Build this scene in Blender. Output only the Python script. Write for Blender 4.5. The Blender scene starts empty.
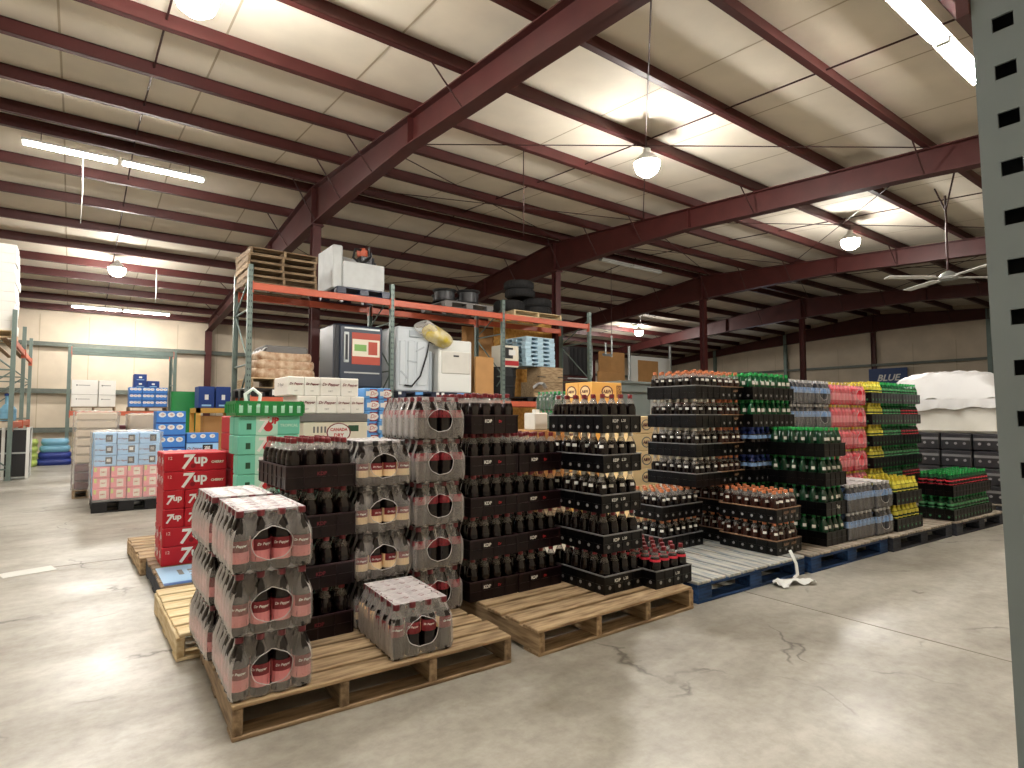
import bpy, math, random
import numpy as np
from mathutils import Vector, Matrix
RN = random.Random(11)
SC = bpy.context.scene
COL = SC.collection
PI = math.pi
# ------------------------------------------------------------------ camera
F, CX, CY, CAMH = 590.0, 512.0, 384.0, 1.18
PITCH = math.atan(31 / F)
YAW = math.atan2(798 * math.cos(PITCH), F)
FWD = Vector((math.cos(YAW) * math.cos(PITCH), math.sin(YAW) * math.cos(PITCH), math.sin(PITCH)))
RGT = Vector((math.sin(YAW), -math.cos(YAW), 0))
UPV = RGT.cross(FWD)
CAM = Vector((0, 0, CAMH))
cd = bpy.data.cameras.new('camera'); cam = bpy.data.objects.new('camera', cd); COL.objects.link(cam)
cd.sensor_width = 36; cd.lens = F / 1024 * 36; cd.clip_start = .05; cd.clip_end = 200
cam.matrix_world = Matrix(((RGT.x, UPV.x, -FWD.x, 0), (RGT.y, UPV.y, -FWD.y, 0), (RGT.z, UPV.z, -FWD.z, CAMH), (0, 0, 0, 1)))
SC.camera = cam
# ------------------------------------------------------------------ world and exposure
w = bpy.data.worlds.new('world'); SC.world = w; w.use_nodes = True
w.node_tree.nodes['Background'].inputs[0].default_value = (1.0, .96, .9, 1)
w.node_tree.nodes['Background'].inputs[1].default_value = .3
SC.view_settings.view_transform = 'Standard'; SC.view_settings.look = 'None'
SC.view_settings.exposure = 0.45; SC.view_settings.gamma = 1.0; SC.view_settings.use_curve_mapping = False
LAMP, TUBE, LEDW = 300.0, 215.0, 110.0       # strengths of the bulbs, the fluorescent tubes
# ------------------------------------------------------------------ pixel to place
def ray(px, py): return FWD + RGT * ((px - CX) / F) - UPV * ((py - CY) / F)
def ground(px, py, z=0.0):
    d = ray(px, py); return CAM + d * ((z - CAMH) / d.z)
def onY(px, py, Y):
    d = ray(px, py); return CAM + d * (Y / d.y)
def onX(px, py, X):
    d = ray(px, py); return CAM + d * (X / d.x)
# ------------------------------------------------------------------ materials
def lin(c): return tuple(((x / 255) / 12.92 if x / 255 <= .04045 else ((x / 255 + .055) / 1.055) ** 2.4) for x in c) + (1,)
MATS = {}
def mat(name, rgb, rough=.5, metal=0.0, var=0.0, noise=None, scale=6.0, stretch=(1, 1, 1), bump=0.0, spec=.5, rgb2=None, emit=0.0):
    m = bpy.data.materials.new(name); m.use_nodes = True; MATS[name] = m
    nt = m.node_tree; b = nt.nodes['Principled BSDF']; L = nt.links.new
    b.inputs['Base Color'].default_value = lin(rgb); b.inputs['Roughness'].default_value = rough
    b.inputs['Metallic'].default_value = metal; b.inputs['Specular IOR Level'].default_value = spec
    if emit: b.inputs['Emission Color'].default_value = lin(rgb); b.inputs['Emission Strength'].default_value = emit
    src = None
    if noise is not None or rgb2 is not None:
        tc = nt.nodes.new('ShaderNodeTexCoord'); mp = nt.nodes.new('ShaderNodeMapping'); nz = nt.nodes.new('ShaderNodeTexNoise')
        mp.inputs['Scale'].default_value = stretch; nz.inputs['Scale'].default_value = scale; nz.inputs['Detail'].default_value = 5
        L(tc.outputs['Object'], mp.inputs['Vector']); L(mp.outputs['Vector'], nz.inputs['Vector'])
        mx = nt.nodes.new('ShaderNodeMix'); mx.data_type = 'RGBA'
        r = nt.nodes.new('ShaderNodeValToRGB'); r.color_ramp.elements[0].position = .35; r.color_ramp.elements[1].position = .65
        L(nz.outputs['Fac'], r.inputs['Fac']); L(r.outputs['Color'], mx.inputs['Factor'])
        a = lin(rgb); k = noise if noise is not None else 0
        mx.inputs[6].default_value = a
        mx.inputs[7].default_value = lin(rgb2) if rgb2 else tuple(min(1, x * (1 - k)) for x in a[:3]) + (1,)
        src = mx.outputs[2]
        if bump:
            bp = nt.nodes.new('ShaderNodeBump'); bp.inputs['Strength'].default_value = bump; bp.inputs['Distance'].default_value = .01
            L(nz.outputs['Fac'], bp.inputs['Height']); L(bp.outputs['Normal'], b.inputs['Normal'])
    if var:
        oi = nt.nodes.new('ShaderNodeObjectInfo'); mr = nt.nodes.new('ShaderNodeMapRange')
        mr.inputs[3].default_value = 1 - var; mr.inputs[4].default_value = 1 + var * .6
        L(oi.outputs['Random'], mr.inputs[0])
        hv = nt.nodes.new('ShaderNodeHueSaturation')
        if src: L(src, hv.inputs['Color'])
        else: hv.inputs['Color'].default_value = lin(rgb)
        L(mr.outputs[0], hv.inputs['Value']); src = hv.outputs['Color']
    if src: L(src, b.inputs['Base Color'])
    return m
def film(name, rgb, fac, rough=.12, bump=0.0, scale=30, edge=.5):
    """thin clear plastic: mostly see-through, glossy, slightly milky"""
    m = bpy.data.materials.new(name); m.use_nodes = True; MATS[name] = m
    nt = m.node_tree; b = nt.nodes['Principled BSDF']; L = nt.links.new
    b.inputs['Base Color'].default_value = lin(rgb); b.inputs['Roughness'].default_value = rough
    b.inputs['Specular IOR Level'].default_value = .8
    tr = nt.nodes.new('ShaderNodeBsdfTransparent'); mx = nt.nodes.new('ShaderNodeMixShader')
    lw = nt.nodes.new('ShaderNodeLayerWeight'); lw.inputs['Blend'].default_value = .35
    mr = nt.nodes.new('ShaderNodeMapRange'); mr.inputs[3].default_value = fac; mr.inputs[4].default_value = min(1, fac + edge)
    L(lw.outputs['Facing'], mr.inputs[0]); L(mr.outputs[0], mx.inputs[0]); L(tr.outputs[0], mx.inputs[1]); L(b.outputs[0], mx.inputs[2])
    if bump:
        nz = nt.nodes.new('ShaderNodeTexNoise'); nz.inputs['Scale'].default_value = scale; nz.inputs['Detail'].default_value = 3
        tc = nt.nodes.new('ShaderNodeTexCoord'); L(tc.outputs['Object'], nz.inputs['Vector'])
        bp = nt.nodes.new('ShaderNodeBump'); bp.inputs['Strength'].default_value = bump; bp.inputs['Distance'].default_value = .02
        L(nz.outputs['Fac'], bp.inputs['Height']); L(bp.outputs['Normal'], b.inputs['Normal'])
    L(mx.outputs[0], nt.nodes['Material Output'].inputs[0])
    return m
def wood(name, rgb, rgb2, var=.25, rough=.75):
    return mat(name, rgb, rough, var=var, rgb2=rgb2, scale=5, stretch=(1.2, 9, 9), bump=.3, spec=.3)
def emitter(name, rgb, s):
    m = bpy.data.materials.new(name); m.use_nodes = True; MATS[name] = m
    nt = m.node_tree; e = nt.nodes.new('ShaderNodeEmission'); e.inputs[0].default_value = lin(rgb); e.inputs[1].default_value = s
    nt.links.new(e.outputs[0], nt.nodes['Material Output'].inputs[0]); return m

mat('insul', (232, 223, 206), .75, noise=.12, scale=1.3, spec=.3)
mat('wallskin', (205, 192, 172), .8, noise=.14, scale=1.6, spec=.2)
mat('seam', (176, 163, 140), .8)
mat('red_iron', (78, 35, 33), .5, noise=.2, scale=3, spec=.4)
mat('rod', (62, 34, 32), .5, metal=.2)
mat('girt', (98, 104, 96), .5, metal=.2, noise=.2)
mat('wood', (176, 138, 92), .75); wood('wood_grey', (160, 138, 110), (112, 92, 70)); wood('wood_tan', (182, 158, 124), (128, 105, 78))
wood('wood_pine', (224, 207, 170), (194, 168, 124), var=.12); wood('wood_blue', (34, 70, 118), (22, 40, 70), var=.2)
wood('wood_worn', (196, 192, 180), (130, 140, 146), var=.18); wood('wood_dark', (58, 62, 72), (34, 36, 44), var=.25)
wood('wood_wornd', (176, 164, 148), (120, 112, 102), var=.2)
mat('pl_black', (22, 22, 25), .42, noise=.2, spec=.4); mat('pl_blueb', (30, 40, 62), .4); mat('pl_ltblue', (176, 206, 222), .45, var=.12)
mat('tray_black', (7, 7, 9), .3, spec=.28); mat('tray_maroon', (20, 6, 10), .32, spec=.28)
mat('rim_grey', (120, 120, 122), .35); mat('rim_dark', (46, 26, 34), .3); mat('rim_tan', (150, 118, 92), .45)
mat('vent_glint', (140, 140, 142), .4); mat('ink_white', (226, 226, 222), .5); mat('ink_red', (176, 34, 40), .5); mat('ink_black', (24, 22, 22), .5)
mat('ink_maroon', (112, 28, 40), .5); mat('ink_grey', (110, 108, 106), .6)
mat('rack_grn', (112, 128, 122), .45, metal=.25, noise=.12); mat('rack_org', (198, 96, 68), .45, noise=.12); mat('rack_blue', (122, 134, 138), .32, metal=.1, noise=.12, scale=5)
mat('galv', (176, 182, 182), .35, metal=.6); mat('dark_hole', (30, 38, 46), .6)
mat('white_paint', (226, 228, 224), .45); mat('offwhite', (214, 212, 204), .5, noise=.06)
mat('cardboard', (186, 140, 88), .8, noise=.12, scale=4); mat('cardboard2', (206, 162, 110), .8, noise=.1)
mat('osb', (236, 186, 100), .8, rgb2=(206, 148, 70), scale=14); mat('rubber', (24, 24, 25), .8, noise=.15, scale=20, bump=.2)
mat('steel', (150, 152, 154), .3, metal=.8); mat('steel_dark', (60, 60, 62), .4, metal=.5)
mat('tarp', (190, 190, 190), .45, noise=.05, scale=3, bump=.5); mat('paper', (200, 200, 194), .7)
film('film', (240, 235, 232), .15, .14, bump=.25, scale=40, edge=.58); film('film_top', (238, 234, 236), .5, .16, bump=.6, scale=30, edge=.45)
film('film_far', (206, 206, 208), .1, .14, edge=.28); film('film_rim', (236, 232, 232), .5, .15); film('wrap', (236, 234, 230), .2, .16, bump=1.0, scale=9, edge=.5)
film('clear_neck', (176, 172, 168), .22, .08, edge=.45)
emitter('lamp_glow', (255, 250, 242), LAMP); emitter('tube_glow', (255, 249, 240), TUBE); emitter('led_glow', (250, 250, 255), LEDW)
# ------------------------------------------------------------------ mesh builder
class MB:
    def __init__(s): s.v = []; s.f = []; s.m = []; s.sm = []
    def add(s, vs, fs, m=0, smooth=False):
        o = len(s.v); s.v += [tuple(p) for p in vs]
        for f in fs: s.f.append(tuple(o + i for i in f)); s.m.append(m); s.sm.append(smooth)
        return s
    def box(s, x0, x1, y0, y1, z0, z1, m=0, bev=0.0):
        if not bev:
            return s.add([(x, y, z) for z in (z0, z1) for y in (y0, y1) for x in (x0, x1)],
                         [(0, 2, 3, 1), (4, 5, 7, 6), (0, 1, 5, 4), (2, 6, 7, 3), (0, 4, 6, 2), (1, 3, 7, 5)], m)
        b = bev; vs = []
        for (zz, ins) in ((z0, b), (z0 + b, 0), (z1 - b, 0), (z1, b)):
            xa, xb, ya, yb = x0 + ins, x1 - ins, y0 + ins, y1 - ins; c = b if ins == 0 else b * .4
            vs += [(xa + c, ya, zz), (xb - c, ya, zz), (xb, ya + c, zz), (xb, yb - c, zz), (xb - c, yb, zz), (xa + c, yb, zz), (xa, yb - c, zz), (xa, ya + c, zz)]
        fs = [tuple(range(7, -1, -1)), tuple(range(24, 32))]
        for k in range(3):
            for i in range(8): j = (i + 1) % 8; fs.append((k * 8 + i, k * 8 + j, k * 8 + 8 + j, k * 8 + 8 + i))
        return s.add(vs, fs, m)
    def cyl(s, p0, p1, r0, r1=None, n=8, m=0, smooth=True, cap=True):
        r1 = r0 if r1 is None else r1; p0 = Vector(p0); p1 = Vector(p1); d = (p1 - p0).normalized()
        a = d.orthogonal().normalized(); b = d.cross(a); vs = []
        for p, r in ((p0, r0), (p1, r1)):
            for i in range(n): t = 2 * PI * i / n; vs.append(p + (a * math.cos(t) + b * math.sin(t)) * r)
        s.add(vs, [(i, (i + 1) % n, n + (i + 1) % n, n + i) for i in range(n)], m, smooth)
        if cap: s.add(vs, [tuple(range(n - 1, -1, -1)), tuple(range(n, 2 * n))], m)
        return s
    def tube(s, pts, r, n=6, m=0, closed=False):
        P = [Vector(p) for p in pts]; N = len(P); vs = []
        up = None
        for i in range(N):
            d = (P[(i + 1) % N] - P[i - 1]) if closed else (P[min(i + 1, N - 1)] - P[max(i - 1, 0)])
            d.normalize()
            a = d.orthogonal().normalized() if up is None else (up - d * up.dot(d)).normalized()
            up = a; b = d.cross(a)
            for k in range(n): t = 2 * PI * k / n; vs.append(P[i] + (a * math.cos(t) + b * math.sin(t)) * r)
        fs = []
        for i in range(N if closed else N - 1):
            for k in range(n): fs.append((i * n + k, i * n + (k + 1) % n, ((i + 1) % N) * n + (k + 1) % n, ((i + 1) % N) * n + k))
        if not closed: fs += [tuple(range(n - 1, -1, -1)), tuple(range((N - 1) * n, N * n))]
        return s.add(vs, fs, m, True)
    def lathe(s, prof, n=10, mi=None, x=0, y=0, z=0, smooth=True):
        vs = []; fs = []
        for r, h in prof:
            for i in range(n): t = 2 * PI * i / n; vs.append((x + r * math.cos(t), y + r * math.sin(t), z + h))
        for k in range(len(prof) - 1):
            fk = [(k * n + i, k * n + (i + 1) % n, (k + 1) * n + (i + 1) % n, (k + 1) * n + i) for i in range(n)]
            s.add(vs, [], 0)
            o = len(s.v) - len(vs)
            for f in fk: s.f.append(tuple(o + i for i in f)); s.m.append(mi[k] if mi else 0); s.sm.append(smooth)
        return s
    def grid(s, fn, nu, nv, m=0, smooth=True, closed_u=False):
        vs = [fn(i / nu, j / nv) for j in range(nv + 1) for i in range(nu + 1)]
        return s.add(vs, [(j * (nu + 1) + i, j * (nu + 1) + i + 1, (j + 1) * (nu + 1) + i + 1, (j + 1) * (nu + 1) + i) for j in range(nv) for i in range(nu)], m, smooth)
    def prism(s, pts, axis, a, b, m=0):
        """extrude a 2-D outline along an axis"""
        mk = {'x': lambda p, t: (t, p[0], p[1]), 'y': lambda p, t: (p[0], t, p[1]), 'z': lambda p, t: (p[0], p[1], t)}[axis]
        n = len(pts); vs = [mk(p, a) for p in pts] + [mk(p, b) for p in pts]
        return s.add(vs, [tuple(range(n - 1, -1, -1)), tuple(range(n, 2 * n))] + [(i, (i + 1) % n, n + (i + 1) % n, n + i) for i in range(n)], m)
    def data(s, name, mats):
        me = bpy.data.meshes.new(name); 
        # drop unused vertices
        used = sorted({i for f in s.f for i in f}); rem = {o: k for k, o in enumerate(used)}
        me.from_pydata([s.v[i] for i in used], [], [tuple(rem[i] for i in f) for f in s.f])
        for mm in ([mats] if isinstance(mats, str) else mats): me.materials.append(MATS[mm])
        me.polygons.foreach_set('material_index', s.m); me.polygons.foreach_set('use_smooth', s.sm)
        me.update(); return me
    def build(s, name, mats, parent=None, loc=(0, 0, 0), rz=0): return add(name, s.data(name, mats), parent, loc, rz)
def add(name, data, parent=None, loc=(0, 0, 0), rz=0.0, rot=None, scale=None):
    o = bpy.data.objects.new(name, data); COL.objects.link(o)
    if parent: o.parent = parent
    o.location = loc; o.rotation_euler = rot if rot else (0, 0, rz)
    if scale: o.scale = scale
    return o
def tag(o, label, cat, group=None):
    o['label'] = label; o['category'] = cat
    if group: o['group'] = group
    return o
def thing(name, label, cat, loc=(0, 0, 0), rz=0.0, group=None): return tag(add(name, None, None, loc, rz), label, cat, group)
def struct(o): o['kind'] = 'structure'; return o
def boxd(name, mats, x0, x1, y0, y1, z0, z1, bev=0.0): return MB().box(x0, x1, y0, y1, z0, z1, 0, bev).data(name, mats)
TX = {}
def text(s, size, m, bend=0.0, shear=0.0, bold=0.0, wide=1.0):
    """printed lettering as thin geometry lying in local x-z, facing -y, centred"""
    k = (s, size, m, bend, shear, bold, wide)
    if k in TX: return TX[k]
    c = bpy.data.curves.new('lettering', 'FONT'); c.body = s; c.size = size; c.shear = shear; c.offset = bold; c.resolution_u = 2
    c.align_x = 'CENTER'; c.align_y = 'CENTER'
    o = bpy.data.objects.new('lettering_tmp', c)
    me = bpy.data.meshes.new_from_object(o); bpy.data.objects.remove(o); bpy.data.curves.remove(c)
    for v in me.vertices:
        x, y = v.co.x * wide, v.co.y
        v.co = (math.sin(x / bend) * bend, -math.cos(x / bend) * bend, y) if bend else (x, 0, y)
    me.materials.clear(); me.materials.append(MATS[m]); TX[k] = me
    return me
# ================================================================== THE SETTING
X0, X1, Y0, Y1 = -8.6, 28.3, -1.3, 22.75
ZR, YR, SN, SF = 5.58, 11.3, .071, .109
def roofz(y): return ZR - SN * (YR - y) if y < YR else ZR - SF * (y - YR)     # underside of the purlins
# floor: worn, partly polished concrete
m = mat('concrete', (178, 174, 160), .5); nt = m.node_tree; b = nt.nodes['Principled BSDF']; L = nt.links.new
tc = nt.nodes.new('ShaderNodeTexCoord')
def nz(scale, det=6, rough=.6, st=(1, 1, 1)):
    mp = nt.nodes.new('ShaderNodeMapping'); mp.inputs['Scale'].default_value = st
    n = nt.nodes.new('ShaderNodeTexNoise'); n.inputs['Scale'].default_value = scale; n.inputs['Detail'].default_value = det; n.inputs['Roughness'].default_value = rough
    L(tc.outputs['Object'], mp.inputs['Vector']); L(mp.outputs['Vector'], n.inputs['Vector']); return n.outputs['Fac']
def ramp(src, p0, p1, c0, c1):
    r = nt.nodes.new('ShaderNodeValToRGB'); e = r.color_ramp.elements; e[0].position = p0; e[1].position = p1; e[0].color = c0; e[1].color = c1
    L(src, r.inputs['Fac']); return r.outputs['Color']
def mix(fac, a, bb, mode='MIX'):
    x = nt.nodes.new('ShaderNodeMix'); x.data_type = 'RGBA'; x.blend_type = mode
    if isinstance(fac, float): x.inputs['Factor'].default_value = fac
    else: L(fac, x.inputs['Factor'])
    L(a, x.inputs[6]); L(bb, x.inputs[7]); return x.outputs[2]
big = ramp(nz(.5, 5, .6, (1, 1.5, 1)), .38, .62, lin((122, 115, 101)), lin((178, 174, 163)))
mid = ramp(nz(2.6, 7, .65, (1, 1.7, 1)), .3, .7, lin((124, 119, 108)), lin((194, 191, 182)))
c1 = mix(.45, big, mid)
fine = ramp(nz(16, 8, .7), .42, .72, (1, 1, 1, 1), lin((190, 186, 178)))
c2 = mix(.5, c1, fine, 'MULTIPLY')
vor = nt.nodes.new('ShaderNodeTexVoronoi'); vor.feature = 'DISTANCE_TO_EDGE'; vor.inputs['Scale'].default_value = .9
nv = nt.nodes.new('ShaderNodeTexNoise'); nv.inputs['Scale'].default_value = 2.2; nv.inputs['Detail'].default_value = 5
va = nt.nodes.new('ShaderNodeVectorMath'); va.operation = 'MULTIPLY_ADD'; va.inputs[1].default_value = (.55, .55, .55)
L(tc.outputs['Object'], nv.inputs['Vector']); L(nv.outputs['Color'], va.inputs[0]); L(tc.outputs['Object'], va.inputs[2]); L(va.outputs[0], vor.inputs['Vector'])
crack = ramp(vor.outputs['Distance'], .0, .012, lin((104, 98, 88)), (1, 1, 1, 1))
ck = ramp(nz(.8, 3), .5, .56, (0, 0, 0, 1), (.75, .75, .75, 1))
c3 = mix(ck, c2, crack, 'MULTIPLY')
L(c3, b.inputs['Base Color'])
rr = nt.nodes.new('ShaderNodeMapRange'); L(nz(1.1, 5, .6, (1, 1.5, 1)), rr.inputs[0]); rr.inputs[1].default_value = .35; rr.inputs[2].default_value = .65; rr.inputs[3].default_value = .33; rr.inputs[4].default_value = .5
L(rr.outputs[0], b.inputs['Roughness'])
bp = nt.nodes.new('ShaderNodeBump'); bp.inputs['Strength'].default_value = .12; bp.inputs['Distance'].default_value = .01
L(nz(9, 6), bp.inputs['Height']); L(bp.outputs['Normal'], b.inputs['Normal'])
floor = struct(MB().box(X0, X1, Y0, Y1, -.2, 0).build('floor', 'concrete'))
mat('joint', (112, 106, 94), .8)
jd = boxd('control_joint', 'joint', -.5, .5, -.5, .5, 0, .0012)
for (x0, y0, x1, y1) in ((X0, 5.86, X1, 5.86), (3.64, Y0, 3.64, Y1), (X0, 12.2, X1, 12.2), (-2.46, Y0, -2.46, Y1), (9.77, Y0, 9.77, Y1), (15.9, Y0, 15.9, Y1)):
    add('control_joint', jd, floor, ((x0 + x1) / 2, (y0 + y1) / 2, 0), scale=(max(abs(x1 - x0), .009), max(abs(y1 - y0), .009), 1))
# ceiling: draped white insulation above the purlins
PD = .2
mb = MB()
for (a, c) in ((Y0, YR), (YR, Y1)):
    za, zc = roofz(a) + PD, roofz(c) + PD
    mb.add([(X0, a, za), (X1, a, za), (X1, c, zc), (X0, c, zc), (X0, a, za + .1), (X1, a, za + .1), (X1, c, zc + .1), (X0, c, zc + .1)],
           [(0, 1, 2, 3), (7, 6, 5, 4), (0, 4, 5, 1), (2, 6, 7, 3), (0, 3, 7, 4), (1, 5, 6, 2)])
ceiling = struct(mb.build('ceiling', 'insul'))
# purlins: rolled Z sections, one object each
def zsec(x0, x1):
    return MB().box(x0, x1, -.006, .006, 0, PD).box(x0, x1, -.075, .006, 0, .012).box(x0, x1, -.006, .075, PD - .012, PD).box(x0, x1, -.075, -.069, 0, .03)
pd_ = zsec(X0, X1).data('purlin', 'red_iron')
PUR = [-.8, .52, 1.83, 3.14, 4.44, 5.78, 7.11, 8.39, 9.74, 11.05, 11.58, 12.85, 14.1, 15.4, 16.68, 17.9, 19.05, 20.2, 21.4, 22.55]
for y in PUR: add('purlin', pd_, ceiling, (0, y, roofz(y)))
# seams of the insulation blankets, running up the slope
for side in (0, 1):
    a, c = ((Y0, YR), (YR, Y1))[side]; za, zc = roofz(a) + PD - .004, roofz(c) + PD - .004
    sd = MB().add([(-.012, a, za), (.012, a, za), (.012, c, zc), (-.012, c, zc)], [(0, 1, 2, 3)]).data('blanket_seam', 'seam')
    x = X0 + .7
    while x < X1:
        add('blanket_seam', sd, ceiling, (x, 0, 0)); x += 1.525
# rafters (deep tapered frames) and their columns, one frame every 6.13 m
FX = [3.64 + 6.13 * k for k in range(-2, 5)]
BOT = [(-1.3, 4.2), (2.5, 4.56), (3.3, 4.63), (4.5, 4.715), (5.6, 4.775), (7.3, 4.885), (9.3, 4.89), (11.3, 4.845), (13.2, 4.76), (17.5, 4.5), (22.6, 4.05)]
def rafter():
    b = MB(); ys = sorted({p[0] for p in BOT} | {YR}); bz = lambda y: float(np.interp(y, [p[0] for p in BOT], [p[1] for p in BOT]))
    for y0, y1 in zip(ys[:-1], ys[1:]):
        for (xa, xb, t0, t1, u0, u1) in ((-.008, .008, bz(y0), bz(y1), roofz(y0), roofz(y1)), (-.1, .1, roofz(y0) - .016, roofz(y1) - .016, roofz(y0), roofz(y1)), (-.1, .1, bz(y0), bz(y1), bz(y0) + .018, bz(y1) + .018)):
            b.add([(xa, y0, t0), (xb, y0, t0), (xb, y1, t1), (xa, y1, t1), (xa, y0, u0), (xb, y0, u0), (xb, y1, u1), (xa, y1, u1)],
                  [(0, 3, 2, 1), (4, 5, 6, 7), (0, 1, 5, 4), (2, 3, 7, 6), (0, 4, 7, 3), (1, 2, 6, 5)])
    for y in (2.5, 7.2, YR, 14.5): b.box(-.095, .095, y - .006, y + .006, bz(y) + .018, roofz(y) - .016)
    return b.data('rafter', 'red_iron')
rd = rafter()
cold = MB().box(-.004, .004, -.08, .08, 0, 4.82).box(-.08, .08, -.085, -.075, 0, 4.82).box(-.08, .08, .075, .085, 0, 4.82).box(-.13, .13, -.13, .13, 0, .015).box(-.12, .12, -.12, .12, 4.815, 4.842).data('ridge_column', 'red_iron')
wcold = MB().box(-.004, .004, -.14, .1, 0, 4.1).box(-.09, .09, -.15, -.138, 0, 4.1).box(-.09, .09, .088, .1, 0, 4.1).data('wall_column', 'red_iron')
fb = MB().cyl((-.1, 0, 0), (-.55, 0, .62), .012, n=5).data('flange_brace', 'rod'); fb2 = MB().cyl((.1, 0, 0), (.55, 0, .62), .012, n=5).data('flange_brace', 'rod')
for x in FX:
    add('rafter', rd, ceiling, (x, 0, 0)); add('ridge_column', cold, ceiling, (x, YR, 0)); add('wall_column', wcold, ceiling, (x, 22.6, 0))
    for y in (3.14, 5.78, 8.39, 9.74, 11.05, 12.85, 15.4, 17.9, 20.2):
        bz = float(np.interp(y, [p[0] for p in BOT], [p[1] for p in BOT])); h = roofz(y) - bz
        for d in (fb, fb2): add('flange_brace', d, ceiling, (x, y, bz + .01), scale=(1, 1, (h + .05) / .62))
# sag rods in the middle of each bay, wind bracing rods in the second and third bays
for x in (-5.4, .66, 6.8, 12.9, 19.0, 25.1):
    for (a, c) in ((Y0, YR), (YR, Y1)): MB().cyl((x, a, roofz(a) + .13), (x, c, roofz(c) + .13), .012, n=5).build('sag_rod', 'rod', ceiling)
for k, x in enumerate(FX[2:5]):
    for (xa, ya, xb, yb) in ((x, 3.0, x + 6.1, 8.4), (x + 6.1, 3.0, x, 8.4), (x, 8.4, x + 6.1, 11.0), (x + 6.1, 8.4, x, 11.0), (x, 14.0, x + 6.1, 19), (x + 6.1, 14, x, 19)):
        MB().cyl((xa, ya, roofz(ya) - .01), (xb, yb, roofz(yb) - .01), .009, n=5).build('bracing_rod', 'rod', ceiling)
# walls
def wall(name, bm): return struct(bm.build(name, 'wallskin'))
wb = wall('wall_back', MB().box(X0, X1, Y1, Y1 + .15, 0, 4.9))
wf = wall('wall_front', MB().box(X0, X1, Y0 - .15, Y0, 0, 5.4))
wr = wall('wall_right', MB().prism([(Y0, 0), (Y1, 0), (Y1, roofz(Y1) + .25), (YR, ZR + .25), (Y0, roofz(Y0) + .25)], 'x', X1, X1 + .15))
wl = wall('wall_left', MB().prism([(Y0, 0), (Y1, 0), (Y1, roofz(Y1) + .25), (YR, ZR + .25), (Y0, roofz(Y0) + .25)], 'x', X0 - .15, X0))
gx = MB().box(X0, X1, -.2, 0, 0, .012).box(X0, X1, -.2, -.19, -.07, .012).box(X0, X1, -.01, 0, 0, .08).data('girt', 'girt')
for z in (.72, 1.9, 3.33): add('girt', gx, wb, (0, Y1 - .003, z))
gy = MB().box(-.2, 0, Y0, Y1, 0, .012).box(-.2, -.19, Y0, Y1, -.09, .012).data('girt', 'girt')
for z in (1.0, 2.25, 3.4): add('girt', gy, wr, (X1 - .003, 0, z))
sx = MB().box(-.012, .012, -.006, 0, .02, 4.25).data('panel_seam', 'seam')
x = X0 + .35
while x < X1: add('panel_seam', sx, wb, (x, Y1 - .001, 0)); x += 1.22
sy = MB().box(-.006, 0, -.012, .012, .02, 4.2).data('panel_seam', 'seam')
y = Y0 + .5
while y < Y1: add('panel_seam', sy, wr, (X1 - .001, y, 0)); y += 1.52
for y in (3.2, 7.2, 15.3, 19.3): MB().box(-.2, -.06, y - .06, y + .06, 0, roofz(y)).box(-.21, -.2, y - .075, y + .075, 0, roofz(y)).build('end_post', 'rack_grn', wr, (X1 - .01, 0, 0))
# ================================================================== LAMPS
def bulb(i, x, y, z, label):
    t = thing('high_bay_lamp', label, 'lamp', (x, y, z), 0, 'round high-bay lamps hanging in the bays')
    MB().lathe([(.0, -.2), (.08, -.185), (.15, -.13), (.18, -.05), (.165, .015)], 16).build('bulb', 'lamp_glow', t)
    MB().lathe([(.19, .0), (.17, .045), (.11, .11), (.06, .15), (.055, .21), (.0, .21)], 18).build('lamp_reflector', 'white_paint', t)
    MB().cyl((0, 0, .19), (0, 0, roofz(y) - z), .008, n=5).build('hanging_rod', 'rod', t)
for i, (x, y, z, l) in enumerate(((6.62, 5.62, 4.86, 'round glowing high-bay lamp between the first two big rafters, upper centre'), (13.05, 5.62, 4.86, 'round glowing high-bay lamp on the right, beyond the second rafter'),
        (.76, 5.78, 4.95, 'round glowing high-bay lamp cut by the top edge, upper left'), (.72, 17.05, 4.72, 'round glowing high-bay lamp in the back bay, left above the tubes'),
        (19.6, 17.2, 4.8, 'small round glowing high-bay lamp far back above the white door panel'), (-5.4, 5.78, 4.95, 'round high-bay lamp in the left bay outside the picture'))):
    bulb(i, x, y, z, l)
def tubelight(x, y, z, n, label, rx=0.0, lit=True):
    t = thing('fluorescent_fixture', label, 'lamp', (x, y, z), 0, 'fluorescent strip lamps')
    for k in range(n):
        a = (k - n / 2) * 1.25 + .02; bq = a + 1.21
        MB().prism([(-.09, 0), (-.06, .05), (.06, .05), (.09, 0), (.055, .015), (-.055, .015)], 'x', a, bq).build('reflector', 'white_paint', t)
        for s in (-.035, .035): MB().cyl((a + .03, s, -.015), (bq - .03, s, -.015), .016, n=8).build('tube', 'tube_glow' if lit else 'white_paint', t)
        for e in (a, bq - .02): MB().box(e, e + .02, -.06, .06, -.035, .04).build('lamp_end', 'white_paint', t)
    for e in (-n * .5, n * .5): MB().cyl((e, 0, .045), (e, 0, roofz(y) - z + .01), .005, n=5).build('hanger', 'rod', t)
tubelight(.46, 11.3, 5.27, 2, 'pair of bright fluorescent strips under the ridge, upper left')
tubelight(1.05, 21.0, 4.3, 2, 'pair of bright fluorescent strips near the back wall, left')
tubelight(6.75, 2.0, 4.86, 2, 'bright fluorescent strips by the steel upright, upper right corner')
tubelight(.6, 2.0, 4.86, 2, 'fluorescent strips over the front pallets, above the picture')
tubelight(12.6, 11.3, 5.4, 2, 'long pale insulation flap under the ridge, right of centre', lit=False)  # stands in for a loose insulation flap, shaped as an unlit fixture
tubelight(-5.4, 11.3, 5.27, 2, 'fluorescent strips under the ridge, outside the picture on the left')
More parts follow.
